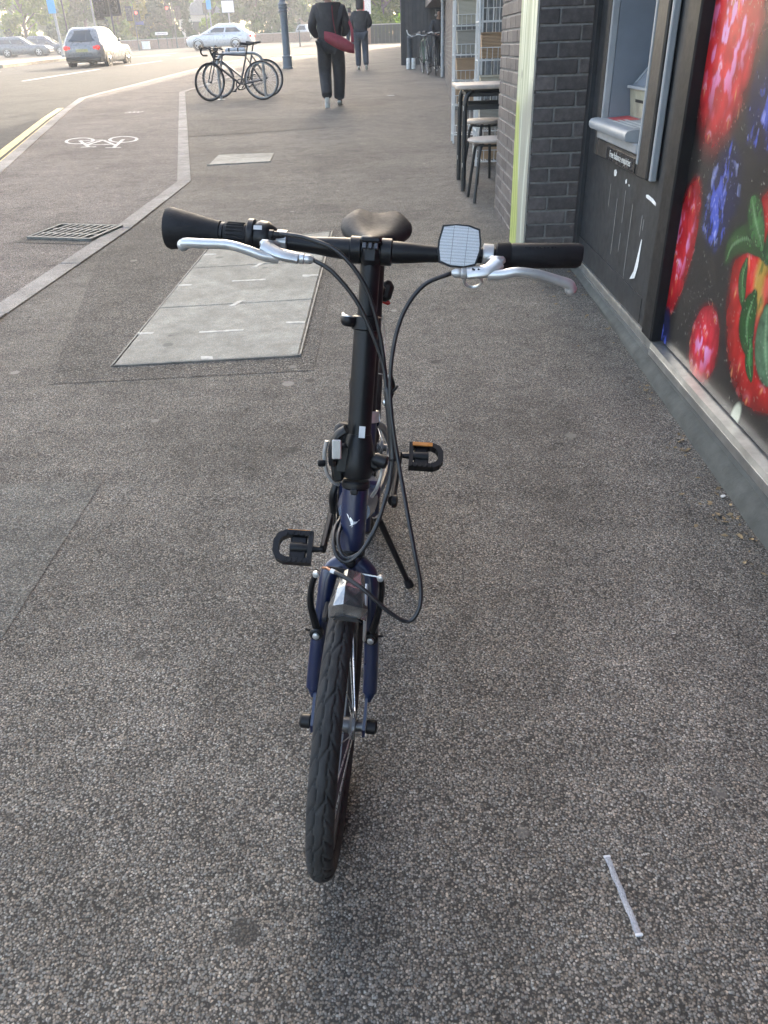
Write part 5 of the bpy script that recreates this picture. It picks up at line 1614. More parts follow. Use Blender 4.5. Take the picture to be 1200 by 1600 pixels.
# ------------------------------------------------------------------ bicycles at the stand and by the hoarding
def road_bike(name, label, loc, rz, lean, paint, bars='drop', group=None, tyre=(.016, .016, .016), bag=None, steer=0.0):
    M = Matrix.Translation(loc) @ Matrix.Rotation(rz, 4, 'Z') @ Matrix.Rotation(lean, 4, 'X')
    b = thing(name, label, 'bicycle', mat=M, group=group)
    # local: x forward, y left, z up; rear axle at x=-.5, front at x=.5
    P = pm('bike paint %s' % (paint,), paint, .35, var=.1, nscale=8, coat=.2)
    R = .335
    for nm, x in (('rear_wheel', -.5), ('front_wheel', .5)):
        w = bpy.data.objects.new(nm, None); COL.objects.link(w); w.parent = b
        MB().torus((x, 0, R), (0, 1, 0), R - .015, .0155, 56, 8).build('tyre', pm('thin tyre', tyre, .7), w)
        MB().torus((x, 0, R), (0, 1, 0), R - .038, .010, 56, 6, flat=(1.2, .8)).build('rim', pm('grey rim', (.22, .23, .24), .35, .6), w)
        mb = MB()
        for k in range(22):
            a = 2 * PI * k / 22
            mb.tube([(x + .02 * math.cos(a + 1), .03 * (1 if k % 2 else -1), R + .02 * math.sin(a + 1)), (x + (R - .04) * math.cos(a), 0, R + (R - .04) * math.sin(a))], .0016, 4)
        mb.build('spokes', M_STL, w)
        MB().lathe([(.016, -.05), (.022, -.035), (.014, -.02), (.014, .02), (.022, .035), (.016, .05)], (x, 0, R), (0, 1, 0), 12).build('hub', M_BLK, w)
    BBk, ST, HT, HB = Vector((-.09, 0, .28)), Vector((-.245, 0, .76)), Vector((.345, 0, .80)), Vector((.39, 0, .66))
    fr = MB().tube([BBk, HB], .021, 10).tube([ST, HT], .017, 10).tube([BBk, ST], .017, 10).tube([HB - Vector((-.012, 0, .035)), HT + Vector((-.010, 0, .035))], .020, 10)
    for s in (-1, 1):
        fr.tube([BBk + Vector((-.02, s * .02, 0)), (-.5, s * .06, R)], .011, 8).tube([ST + Vector((0, s * .015, -.03)), (-.5, s * .06, R)], .009, 8)
    fr.build('frame', P, b)
    fk = MB()
    for s in (-1, 1):
        fk.tube(bez([HB + Vector((.004, 0, -.02)), HB + Vector((.018, s * .045, -.06)), (.5, s * .052, R)], 4), .012, 8)
    fk.build('fork', P, b)
    MB().tube([ST, ST + Vector((-.05, 0, .17))], .0135, 10).build('seat_post', M_BLK, b)
    sx, sz = ST.x - .06, ST.z + .19
    secs = []
    for t_ in range(9):
        u = t_ / 8
        w = .018 + .055 * sst(.35, .95, u)
        secs.append([(sx + .15 - .28 * u + .0 * k, w * math.cos(2 * PI * k / 12), sz + .006 * math.cos(u * 6) + .022 * math.sin(2 * PI * k / 12)) for k in range(12)])
    o = MB().loft(secs).build('saddle', M_SAD, b); fix_normals(o)
    st0 = HT + Vector((-.018, 0, .05))
    MB().tube([st0, st0 + Vector((.09, 0, .03))], .014, 8).build('stem', M_BLK, b)
    hb = st0 + Vector((.09, 0, .03))
    if bars == 'drop':
        mb = MB().tube([hb + Vector((0, -.2, 0)), hb + Vector((0, .2, 0))], .0135, 8)
        for s in (-1, 1):
            mb.tube(bez([hb + Vector((0, s * .2, 0)), hb + Vector((.07, s * .205, -.01)), hb + Vector((.105, s * .21, -.06)), hb + Vector((.07, s * .215, -.125)), hb + Vector((-.03, s * .215, -.135))], 5), .016, 8)
        mb.build('handlebar', M_RUB, b)
        for s in (-1, 1):
            MB().tube(bez([hb + Vector((.08, s * .205, .0)), hb + Vector((.125, s * .205, .03)), hb + Vector((.125, s * .205, -.02)), hb + Vector((.10, s * .205, -.10))], 4), .011, 8).build('brake_lever', M_BLK, b)
    else:
        mb = MB().tube(bez([hb + Vector((-.06, -.31, .05)), hb + Vector((-.01, -.15, .04)), hb, hb + Vector((-.01, .15, .04)), hb + Vector((-.06, .31, .05))], 5), .013, 8)
        mb.build('handlebar', M_WIRE if bars == 'white' else M_BLK, b)
        for s in (-1, 1):
            MB().tube([hb + Vector((-.065, s * .33, .052)), hb + Vector((-.03, s * .21, .045))], .018, 8).build('grip', M_RUB, b)
            MB().tube([hb + Vector((.0, s * .19, .03)), hb + Vector((.03, s * .24, .02)), hb + Vector((.01, s * .32, .02))], .008, 6).build('brake_lever', M_SIL, b)
    MB().torus(BBk + Vector((0, -.045, 0)), (0, 1, 0), .09, .005, 36, 6, flat=(1.8, .8)).build('chainring', M_BLK, b)
    for s in (-1, 1):
        d = Vector((.12, 0, -.12)) * (1 if s > 0 else -1)
        cr = MB().tube([BBk + Vector((0, s * .06, 0)), BBk + Vector((0, s * .08, 0)) + d], .011, 8).build('crank', M_SIL if paint[0] > .2 else M_BLK, b)
        MB().box(BBk + Vector((0, s * .13, 0)) + d, (.09, .09, .022), bev=.006).build('pedal', M_BLK, b)
    MB().tube([BBk + Vector((0, -.045, .09)), (-.5, -.045, R + .035)], .004, 5).tube([BBk + Vector((0, -.045, -.09)), (-.5, -.045, R - .05)], .004, 5).build('chain', MATS['oily chain'], b)
    if steer:
        axd = (HT - HB).normalized()
        S = Matrix.Translation(HB) @ Matrix.Rotation(steer, 4, axd) @ Matrix.Translation(-HB)
        for ch in b.children:
            if ch.name.split('.')[0] in ('front_wheel', 'fork', 'handlebar', 'stem', 'brake_lever', 'grip'):
                ch.matrix_local = S
    if bag:
        MB().box((.08, 0, .83), (.42, .07, .09), bev=.03).build('frame_bag', bag, b)
        for dx in (-.06, .12):
            MB().box((.08 + dx, 0, .82), (.03, .078, .105), bev=.004).build('bag_strap', M_BLK, b)
    return b
ang = math.atan2(16.92 - 17.0, 1.0)
road_bike('road_bicycle', 'black drop-bar bicycle leaning on the nearer side of the cycle stand', (-3.02, 17.00, gz(0, 17.0)), PI + .02, .06, (.016, .018, .022), group='bicycles at the stand', bag=None, steer=.75)
road_bike('road_bicycle', 'grey bicycle with a silver top bag behind the black drop-bar one', (-3.00, 17.75, gz(0, 17.75)), PI - .10, -.05, (.10, .105, .11), group='bicycles at the stand', bag=pm('silver grey bag', (.42, .44, .46), .5))
sd = thing('cycle_stand', 'grey steel hoop stand between the two leaning bicycles', 'bike stand', (-2.95, 17.35, gz(0, 17.35)), .06)
M_GALV = pm('galvanised steel', (.30, .32, .33), .45, .6)
MB().tube(bez([(-.45, 0, .0), (-.45, 0, .45), (-.43, 0, .68), (-.30, 0, .78), (0, 0, .79), (.28, 0, .78), (.42, 0, .68), (.44, 0, .45), (.44, 0, .01)], 6), .026, 12).build('hoop', M_GALV, sd)
for s in (-.45, .44):
    MB().lathe([(.075, .002), (.075, .012), (.03, .014)], (s, 0, 0), seg=16).build('foot_plate', M_GALV, sd)
for i, (x, y, rz, ln, col, lab) in enumerate([(.90, 23.45, -PI / 2 + .10, .10, (.05, .09, .06), 'green grey bicycle with white bars nearest the pavement by the far wall'), (1.14, 22.85, -PI / 2 - .05, .05, (.02, .02, .022), 'black bicycle parked closest to the downpipe'), (1.02, 24.2, -PI / 2 + .04, .08, (.03, .04, .05), 'dark bicycle rearmost of the three parked by the hoarding')]):
    road_bike('parked_bicycle', lab, (x, y, gz(0, y)), rz, ln, col, 'white' if i == 0 else 'flat', group='bicycles parked by the hoarding')

# ------------------------------------------------------------------ people
def skin(name, joints, edges, mat, parent, sub=2, root=0):
    """one continuous tapered surface grown over connected joints"""
    names = list(joints)
    me = bpy.data.meshes.new(name)
    me.from_pydata([joints[n][0] for n in names], [(names.index(a), names.index(b)) for a, b in edges], [])
    o = bpy.data.objects.new(name, me)
    COL.objects.link(o); o.parent = parent
    md = o.modifiers.new('skin', 'SKIN')
    md.use_smooth_shade = True
    for i, n in enumerate(names):
        r = joints[n][1]
        me.skin_vertices[0].data[i].radius = r if isinstance(r, tuple) else (r, r)
        me.skin_vertices[0].data[i].use_root = (i == root)
    s = o.modifiers.new('sub', 'SUBSURF'); s.levels = s.render_levels = sub
    me.materials.append(mat)
    return o
M_SKIN = pm('skin', (.35, .20, .14), .55, var=.08)
M_HAIR = pm('dark hair', (.015, .012, .010), .5)
def person(label, loc, rz, jacket, trousers, shoe, legs, arms, bulk=1.0, hood=True, group='people walking on the pavement', scale=1.0, bag_=1.0):
    p = thing('person', label, 'person', loc, rz, group)
    p.scale = (scale,) * 3
    J = {'pelvis': ((0, 0, .95), (.14, .10)), 'waist': ((0, .01, 1.10), (.13, .09)), 'chest': ((0, .015, 1.30), (.155, .105)), 'neckb': ((0, .01, 1.46), (.07, .07)), 'neck': ((0, .02, 1.52), .052), 'jaw': ((0, .045, 1.59), (.062, .068)), 'crown': ((0, .03, 1.69), (.075, .09)), 'top': ((0, .02, 1.755), (.045, .055))}
    E_ = [('pelvis', 'waist'), ('waist', 'chest'), ('chest', 'neckb'), ('neckb', 'neck'), ('neck', 'jaw'), ('jaw', 'crown'), ('crown', 'top')]
    for s, k in ((-1, 'l'), (1, 'r')):
        sh, el, wr, ha = arms[k]
        J[k + 'sh'] = (sh, .062); J[k + 'el'] = (el, .044); J[k + 'wr'] = (wr, .030); J[k + 'ha'] = (ha, (.022, .040))
        E_ += [('chest', k + 'sh'), (k + 'sh', k + 'el'), (k + 'el', k + 'wr'), (k + 'wr', k + 'ha')]
        hp, kn, an, to = legs[k]
        J[k + 'hp'] = (hp, .085); J[k + 'kn'] = (kn, .058); J[k + 'an'] = (an, .042)
        J[k + 'to'] = (to, (.035, .03))
        E_ += [('pelvis', k + 'hp'), (k + 'hp', k + 'kn'), (k + 'kn', k + 'an'), (k + 'an', k + 'to')]
        base = Vector(ha)
        d = (Vector(ha) - Vector(wr)).normalized()
        side = Vector((1, 0, 0))
        for f in range(4):
            q0 = base + side * (.012 * (f - 1.5)) ; q1 = q0 + d * (.040 + .006 * (1.5 - abs(f - 1.5))) + Vector((0, .006, -.004)); q2 = q1 + d * .022 + Vector((0, .012, -.012))
            J['%sf%d1' % (k, f)] = (tuple(q1), .009); J['%sf%d2' % (k, f)] = (tuple(q2), .0075)
            E_ += [(k + 'ha', '%sf%d1' % (k, f)), ('%sf%d1' % (k, f), '%sf%d2' % (k, f))]
        th = base - d * .02 + side * (-s * .035) + Vector((0, .02, 0)); th2 = th + d * .03
        J[k + 't1'] = (tuple(th), .010); J[k + 't2'] = (tuple(th2), .008)
        E_ += [(k + 'ha', k + 't1'), (k + 't1', k + 't2')]
    skin('body', J, E_, M_SKIN, p)
    b = bulk
    JJ = {'chest': ((0, .0, 1.29), (.200 * b, .145 * b)), 'waist': ((0, .0, 1.08), (.185 * b, .135 * b)), 'hem': ((0, -.005, .90), (.19 * b, .135 * b)), 'sho': ((0, .0, 1.42), (.155 * b, .105 * b)), 'col': ((0, .005, 1.50), (.085, .08))}
    EE = [('chest', 'waist'), ('waist', 'hem'), ('chest', 'sho'), ('sho', 'col')]
    for k in 'lr':
        sh, el, wr, ha = arms[k]
        JJ[k + 'sh'] = (tuple(Vector(sh) * 1.0), .082 * b); JJ[k + 'el'] = (el, .070 * b); JJ[k + 'wr'] = (wr, .050)
        EE += [('sho', k + 'sh'), (k + 'sh', k + 'el'), (k + 'el', k + 'wr')]
    skin('jacket', JJ, EE, jacket, p)
    if hood:
        HJ = {'c': ((0, .015, 1.66), (.118, .125)), 'n': ((0, -.01, 1.52), (.12, .10)), 't': ((0, .01, 1.765), (.070, .08))}
        skin('hood', HJ, [('c', 'n'), ('c', 't')], jacket, p)
    else:
        skin('hair', {'c': ((0, -.005, 1.67), (.09, .10)), 'n': ((0, -.02, 1.58), (.06, .05)), 't': ((0, .005, 1.755), (.055, .065))}, [('c', 'n'), ('c', 't')], M_HAIR, p)
    TJ = {'w': ((0, 0, .96), (.165 * b, .12 * b))}
    TE = []
    for k in 'lr':
        hp, kn, an, to = legs[k]
        a2 = Vector(an) + Vector((0, -.005, .05))
        TJ[k + 'h'] = (hp, .128 * bag_); TJ[k + 'k'] = (kn, .100 * bag_); TJ[k + 'm'] = (tuple(Vector(kn).lerp(a2, .6)), .092 * bag_); TJ[k + 'a'] = (tuple(a2), .086 * bag_); TJ[k + 'e'] = (tuple(a2 + (a2 - Vector(kn)) * .16), .082 * bag_)
        TE += [('w', k + 'h'), (k + 'h', k + 'k'), (k + 'k', k + 'm'), (k + 'm', k + 'a'), (k + 'a', k + 'e')]
    skin('trousers', TJ, TE, trousers, p)
    for k in 'lr':
        hp, kn, an, to = legs[k]
        A_, T_ = Vector(an), Vector(to)
        d = (T_ - A_); d.z = d.z; d.normalize()
        heel = A_ - d * .05 + Vector((0, 0, -.045))
        upv = Vector((0, 0, 1)) if abs(d.z) < .5 else Vector((0, .7, .7))
        xv = d.cross(upv).normalized(); up2 = xv.cross(d).normalized()
        def ring(t, w, h0, h1, o=heel, L=.285):
            c = o + d * L * t
            return [c + xv * (w * math.cos(2 * PI * q / 12)) + up2 * (h0 + (h1 - h0) * (.5 + .5 * math.sin(2 * PI * q / 12))) for q in range(12)]
        so = MB().loft([ring(0, .028, -.012, .020), ring(.12, .040, -.014, .022), ring(.6, .046, -.014, .020), ring(.9, .040, -.014, .018), ring(1, .018, -.010, .014)]).build('shoe_sole', pm('white sole', (.66, .66, .64), .6), p)
        o = MB().loft([ring(.02, .026, .015, .085), ring(.14, .036, .015, .095), ring(.45, .040, .015, .085), ring(.75, .040, .015, .055), ring(.96, .020, .012, .030)]).build('shoe', shoe, p)
        fix_normals(so); fix_normals(o)
    return p
M_JKT = pm('black padded jacket', (.016, .017, .020), .7, var=.3, nscale=10, bmp=.6, bscale=18)
M_JKT2 = pm('charcoal jacket', (.020, .022, .027), .75, var=.3, nscale=10, bmp=.5, bscale=20)
M_TRS = pm('black baggy trousers', (.014, .015, .017), .8, var=.3, nscale=10, bmp=.6, bscale=14)
M_JEAN = pm('dark jeans', (.028, .036, .052), .8, var=.3, nscale=14, bmp=.4, bscale=30)
M_SHB = pm('black trainer', (.02, .02, .022), .5)
M_SHW = pm('white trainer', (.62, .62, .60), .5)
p1 = person('person in a black hooded jacket and baggy trousers carrying a red shoulder bag', (-1.02, 15.1, gz(0, 15.1)), .03, M_JKT, M_TRS, M_SHB,
    {'l': ((-.105, 0, .90), (-.115, .05, .50), (-.095, -.20, .16), (-.095, -.12, .045)), 'r': ((.105, 0, .90), (.125, .10, .50), (.10, .09, .105), (.105, .25, .06))},
    {'l': ((-.205, .01, 1.40), (-.300, .02, 1.15), (-.215, .20, 1.02), (-.18, .26, 1.00)), 'r': ((.205, .01, 1.40), (.290, .03, 1.14), (.21, .21, 1.04), (.17, .26, 1.03))}, bulk=1.12, scale=1.02, bag_=1.14)
p2 = person('person in a charcoal jacket, dark jeans and white trainers walking farther ahead', (-.88, 26.6, gz(0, 26.6)), -.04, M_JKT2, M_JEAN, M_SHW,
    {'l': ((-.10, 0, .90), (-.105, .06, .50), (-.105, .02, .105), (-.105, .16, .06)), 'r': ((.10, 0, .90), (.115, .02, .50), (.135, -.12, .13), (.14, .0, .05))},
    {'l': ((-.200, .01, 1.40), (-.285, .03, 1.16), (-.17, .20, 1.08), (-.12, .24, 1.09)), 'r': ((.200, .01, 1.40), (.285, .03, 1.16), (.17, .20, 1.08), (.12, .24, 1.09))}, bulk=1.14)
p3 = person('person in dark clothes standing behind the parked bicycles', (1.32, 25.3, gz(0, 25.3)), PI + .3, M_JKT2, M_TRS, M_SHB,
    {'l': ((-.10, 0, .90), (-.105, .02, .50), (-.105, .0, .105), (-.105, .14, .06)), 'r': ((.10, 0, .90), (.105, .02, .50), (.105, .0, .105), (.105, .14, .06))},
    {'l': ((-.200, .01, 1.40), (-.26, .03, 1.16), (-.15, .18, 1.05), (-.11, .22, 1.05)), 'r': ((.200, .01, 1.40), (.26, .03, 1.16), (.15, .18, 1.05), (.11, .22, 1.05))}, hood=False, group=None, scale=.82)
p4 = person('distant person seen between the two walkers beyond the crossing', (-1.95, 43.5, gz(0, 43.5)), .2, pm('brown coat', (.12, .08, .06), .8), M_JEAN, M_SHB,
    {'l': ((-.10, 0, .90), (-.105, .06, .50), (-.105, .02, .105), (-.105, .16, .06)), 'r': ((.10, 0, .90), (.115, .02, .50), (.125, -.10, .125), (.13, .02, .05))},
    {'l': ((-.200, .01, 1.40), (-.26, -.02, 1.14), (-.25, .08, .94), (-.25, .12, .87)), 'r': ((.200, .01, 1.40), (.26, .03, 1.14), (.25, .12, .96), (.25, .17, .90))}, hood=False, group=None)
M_BAG = pm('red canvas bag', (.20, .015, .028), .65, var=.2, nscale=12, bmp=.5, bscale=25)
rb = thing('shoulder_bag', 'red barrel bag hanging at the hip of the walker in black', 'bag', (-.84, 14.84, gz(0, 15.1) + .93), -.1)
secs = []
for i in range(9):
    u = i / 8
    x = -.25 + .48 * u
    r = .105 * (math.sin(PI * (.14 + .72 * u)) ** .5)
    secs.append([(x, r * .85 * math.cos(2 * PI * k / 14), .02 - .22 * (u - .5) * .9 + r * math.sin(2 * PI * k / 14)) for k in range(14)])
MB().loft(secs).build('bag_body', M_BAG, rb, smooth=60)
MB().tube(bez([(-.06, .03, .09), (-.10, .06, .30), (-.12, .10, .50), (-.11, .20, .575)], 6), .018, 8, flat=(1.3, .4)).build('strap', M_BAG, rb)
MB().tube(bez([(.20, .05, .02), (.16, .22, .25), (.0, .36, .48), (-.11, .24, .58)], 6), .018, 8, flat=(1.3, .4)).build('strap', M_BAG, rb)

# ------------------------------------------------------------------ cars
M_CGL = glass_mat('car glass', (0.025, 0.03, 0.034), 0.05)
M_CBLK = pm('car black plastic', (.014, .014, .015), .5)
M_ALLOY = pm('alloy wheel', (.50, .50, .50), .3, .9)
def lamp_mat(name, col, em=0.0):
    m, t, b = new_mat(name)
    b.inputs['Base Color'].default_value = (*col, 1)
    b.inputs['Roughness'].default_value = .15
    if em:
        b.inputs['Emission Color'].default_value = (*col, 1)
        b.inputs['Emission Strength'].default_value = em
    MATS[name] = m
    return m
M_TAIL = lamp_mat('red tail lamp', (.55, .02, .015), 0.25)
M_HEADL = lamp_mat('clear headlamp', (.65, .67, .70))
def rring(y0, y1, hw, zf, r, n=4):
    """rounded plan outline; zf(y) gives the height"""
    out = []
    for cx, cy, a0 in ((hw - r, y1 - r, 0), (-hw + r, y1 - r, PI / 2), (-hw + r, y0 + r, PI), (hw - r, y0 + r, 1.5 * PI)):
        for k in range(n + 1):
            a = a0 + PI / 2 * k / n
            x, y = cx + r * math.cos(a), cy + r * math.sin(a)
            out.append((x, y, zf(y)))
    return out
def car(name, label, loc, rz, paint, L, W, H, belt=.92, hood=.80, cab=(.10, 2.95), roof=(.60, 2.15), boot=None, plate_col=(.42, .37, .17), tail=True, group='cars at the junction', wb=2.58, fo=.85):
    c = thing(name, label, 'car', loc, rz, group)
    hw = W / 2
    def zt(y):
        zr = boot if boot else belt
        a = belt + (hood - belt) * sst(cab[1] - .25, L - .15, y) - .10 * sst(L - .35, L, y)
        return a if y > cab[0] + .5 or not boot else zr + (belt - zr) * sst(0, cab[0] + .4, y)
    secs = [rring(.14, L - .16, hw * .90, lambda y: .17, .25), rring(.05, L - .05, hw * .965, lambda y: .26, .30), rring(.0, L, hw * .99, lambda y: .42, .32), rring(.0, L, hw, lambda y: min(.60, zt(y) - .14), .32), rring(.03, L - .05, hw * .985, lambda y: zt(y) - .12, .32), rring(.07, L - .12, hw * .93, lambda y: zt(y) - .015, .34), rring(.14, L - .26, hw * .80, lambda y: zt(y) + .005, .36)]
    body = MB().loft(secs).build('body', paint, c, smooth=55); fix_normals(body)
    b0, b1 = cab
    r0, r1 = roof
    bw, rw = hw * .905, hw * .66
    rings = []
    for k, (f, bow) in enumerate(((0, 0), (.35, .025), (.70, .03), (.92, .015), (1, 0))):
        y0, y1 = b0 + (r0 - b0) * f - bow, b1 + (r1 - b1) * f + bow * .4
        w = bw + (rw - bw) * f + bow * .8
        z = belt - .03 + (H - belt + .0) * (f if f < 1 else 1.0)
        if k == 4:
            y0, y1, w, z = r0 + .08, r1 - .10, rw - .07, H
        rings.append(rring(y0, y1, w, lambda y, z=z: z + (0.02 * math.sin(PI * (y - b0) / (b1 - b0)) if z > belt + .3 else 0), .16))
    cabn = MB().loft(rings).build('cabin', paint, c, smooth=55); fix_normals(cabn)
    def side(s, ya, yb, f0, f1, nm='side_window'):
        def P(u, f):
            lo, hi = b0 + (r0 - b0) * f + .10, b1 + (r1 - b1) * f - .10
            y = lo + (hi - lo) * u
            bow = .025 * math.sin(PI * min(1, f / .95)) if f < 1 else 0
            w = bw + (rw - bw) * f + bow * .8 + .012
            return (s * w, y, belt - .03 + (H - belt) * f)
        g = MB()
        n = 4
        for i in range(n):
            for j in range(2):
                u0, u1 = ya + (yb - ya) * i / n, ya + (yb - ya) * (i + 1) / n
                g0, g1 = f0 + (f1 - f0) * j / 2, f0 + (f1 - f0) * (j + 1) / 2
                g.add([P(u0, g0), P(u1, g0), P(u1, g1), P(u0, g1)], [(0, 1, 2, 3)])
        o = g.build(nm, M_CGL, c, smooth=0)
    for s in (-1, 1):
        side(s, .10, .48, .14, .84)
        side(s, .52, .90, .14, .84)
    def endwin(front):
        g = MB()
        def P(u, f):
            y = (b1 + (r1 - b1) * f + .035) if front else (b0 + (r0 - b0) * f - .045)
            w = (bw + (rw - bw) * f - .15)
            return (w * u, y + (-.05 if front else .05) * abs(u) ** 3, belt - .03 + (H - belt) * f + .01)
        n = 6
        for i in range(n):
            for j in range(2):
                u0, u1 = -1 + 2 * i / n, -1 + 2 * (i + 1) / n
                f0, f1 = .12 + .36 * j, .12 + .36 * (j + 1)
                g.add([P(u0, f0), P(u1, f0), P(u1, f1), P(u0, f1)], [(0, 1, 2, 3)])
        g.build('windscreen' if front else 'rear_window', M_CGL, c, smooth=0)
    endwin(True); endwin(False)
    R = .315
    for yw in (L - fo, L - fo - wb):
        for s in (-1, 1):
            w = bpy.data.objects.new('wheel', None); COL.objects.link(w); w.parent = c
            x = s * (hw - .005)
            MB().lathe([(R * .62, -.20), (R * .97, -.19), (R, -.16), (R, -.03), (R * .96, 0), (R * .70, .008), (R * .68, -.01)], (x, yw, R), (s, 0, 0), 28).build('tyre', M_RUB, w)
            mb = MB().lathe([(R * .70, -.02), (R * .70, .004), (R * .62, .006), (R * .60, -.03)], (x, yw, R), (s, 0, 0), 28, caps=False)
            for k in range(5):
                a = 2 * PI * k / 5 + .3
                mb.tube([(x + s * .0, yw, R), (x + s * -.005, yw + R * .64 * math.cos(a), R + R * .64 * math.sin(a))], [.035, .028], 6)
            mb.build('rim', M_ALLOY, w)
            MB().torus((s * (hw - .022), yw, R), (1, 0, 0), R + .035, .028, 30, 6).build('arch', M_CBLK, w)
    for s in (-1, 1):
        MB().box((s * (hw + .07), cab[1] - .75, belt + .07), (.16, .10, .12), bev=.03).build('mirror', paint, c)
        if tail:
            tl = MB().ball((s * (hw - .20), .030, belt - .20), (.115, .05, .085), 14, 8).build('tail_lamp', M_TAIL, c)
            MB().ball((s * (hw - .34), .012, belt - .20), (.055, .04, .06), 12, 6).build('tail_lamp', M_TAIL, c)
        MB().ball((s * (hw - .27), L - .085, hood - .20), (.17, .07, .065), 14, 8).build('headlamp', M_HEADL, c)
    MB().box((0, -.004, .62 if not boot else .70), (.52, .012, .11)).build('number_plate', pm('plate %s' % (plate_col,), plate_col, .4), c, smooth=0)
    MB().box((0, .02, .30), (W * .86, .10, .16), bev=.03).build('rear_bumper', M_CBLK, c)
    MB().box((0, L - .03, .34), (W * .80, .10, .20), bev=.03).build('front_grille', M_CBLK, c)
    MB().lathe([(.055, 0), (.055, .006), (.04, .008)], (0, .045, belt - .14), (0, -1, .1), 18).build('badge', M_CBLK, c)
    for s in (-1, 1):
        for y in (cab[0] + (cab[1] - cab[0]) * .50, cab[0] + .55):
            MB().box((s * (hw * .993), y, belt - .17), (.02, .15, .025), bev=.006).build('door_handle', M_CBLK, c)
    return c
def paint(name, col, metal=.15):
    return pm(name, col, .28, metal, var=.06, nscale=3, coat=.6, rvar=.05)
RZ = -.10
car('hatchback', 'grey hatchback driving away along the main road with red tail lamps', (-13.25, 38.3, gz(-13, 38.6) + RZ), -.02, paint('grey car paint', (.17, .172, .175)), 4.2, 1.78, 1.47)
car('saloon_car', 'silver car crossing the junction behind the cycle stand', (-9.35, 61.3, gz(-11, 61) + RZ), PI / 2 - .06, paint('silver car paint', (.50, .52, .54)), 4.48, 1.75, 1.48, belt=.95, hood=.82, cab=(.12, 3.45), roof=(1.05, 2.25))
car('estate_car', 'dark grey estate car at the far left edge facing right', (-33.3, 75.2, gz(-31, 75) + RZ), -PI / 2 + .10, paint('dark grey car paint', (.085, .10, .115)), 4.6, 1.78, 1.46, cab=(.10, 3.25), roof=(.50, 2.35))
car('dark_car', 'dark blue car partly hidden behind the leaning post', (-33.6, 82.0, gz(-32, 82) + RZ), -PI / 2 + .05, paint('dark blue car paint', (.05, .06, .08)), 4.3, 1.78, 1.50, cab=(.15, 3.1), roof=(.7, 2.2))
car('white_car', 'pale car seen from behind beyond the lamp post', (-10.3, 104.0, gz(-10, 104) + RZ), -.28, paint('white car paint', (.50, .52, .52), .1), 4.1, 1.75, 1.50)

# ------------------------------------------------------------------ signals, posts and signs across the junction
M_POST = pm('dark post paint', (.05, .055, .06), .5)
M_GPOST = pm('galvanised post', (.26, .28, .29), .5, .4)
M_SIG = pm('signal black', (.012, .012, .014), .5)
M_REDON = lamp_mat('lit red signal', (.90, .03, .02), 3.0)
M_LOFF = lamp_mat('unlit signal lens', (.05, .05, .05))
def signal_head(par, x, z, on=True, s=1.0, back=True, rz=0):
    h = MB().box((x, -.10, z), (.30 * s, .20, .92 * s), bev=.03).build('signal_head', M_SIG, par, smooth=0)
    if back:
        MB().box((x, .005, z), (.56 * s, .012, 1.12 * s)).build('backing_board', M_SIG, h, smooth=0)
    for k, dz in enumerate((.29, 0, -.29)):
        MB().lathe([(.10 * s, 0), (.10 * s, .012), (.07 * s, .02)], (x, -.20, z + dz * s), (0, -1, 0), 16).build('lens', M_REDON if (on and k == 0) else M_LOFF, h)
        MB().lathe([(.115 * s, .0), (.12 * s, .16)], (x, -.20, z + dz * s), (0, -1, 0), 16, caps=False).build('visor', M_SIG, h)
def signal(label, x, y, heads, hgt=3.4, lean=0.0, post=M_POST, r=.057):
    t = thing('traffic_light', label, 'traffic light', (x, y, gz(x, y) + RZ), 0, 'traffic lights at the junction')
    MB().tube([(0, 0, 0), (lean * hgt, 0, hgt)], r, 12).build('pole', post, t)
    MB().lathe([(r * 1.5, 0), (r * 1.5, .5), (r, .52)], seg=12).build('pole_base', post, t)
    for dx, z, on, s in heads:
        signal_head(t, dx, z, on, s)
    return t
signal('pair of dark signal heads rising behind the grey hatchback', -15.9, 52, [(-.35, 2.55, False, 1.0), (.30, 2.60, True, 1.05)], 3.3)
signal('slim signal pole with one dark head left of the paired signals', -17.1, 52.5, [(.35, 2.35, False, .9)], 3.4, 0, M_GPOST)
t = signal('traffic light showing red above a small dark blue sign', -23.05, 82, [(-.42, 2.85, False, 1.0), (.30, 2.62, True, .9)], 3.4)
MB().box((.42, -.05, 2.10), (.75, .03, .28), bev=.01).build('blue_sign', pm('dark blue sign', (.02, .04, .16), .4), t, smooth=0)
signal('traffic light with heads both sides in front of the dark conifer', -20.95, 88, [(-.45, 3.0, True, 1.0), (.50, 2.9, False, 1.0)], 3.8)
signal('thin signal pole right of the conifer by the house roof', -18.2, 90, [(.0, 3.2, False, .8)], 3.4)
def post(name, label, cat, x, y, h, r, mat, parts=(), rz=0):
    t = thing(name, label, cat, (x, y, gz(x, y) + RZ), rz)
    MB().tube([(0, 0, 0), (0, 0, h)], r, 10).build('post', mat, t)
    MB().lathe([(r * 1.35, 0), (r * 1.35, .25), (r, .27)], seg=12).build('post_base', mat, t)
    for nm, c, s, m in parts:
        MB().box(c, s, bev=.006).build(nm, m, t, smooth=0)
    return t
M_WS = pm('white sign face', (.70, .70, .68), .5)
M_BS = pm('light blue sign face', (.10, .34, .62), .5)
lp1 = post('sign_post', 'leaning grey post with a light blue sign at the left traffic island', 'sign post', -18.77, 51, 3.6, .075, M_GPOST, (('blue_panel', (-.06, -.09, 2.75), (.42, .02, 1.05), M_BS),))
post('signal_pole', 'thin dark pole close beside the post with the blue sign', 'pole', -18.45, 51.6, 3.6, .045, M_POST)
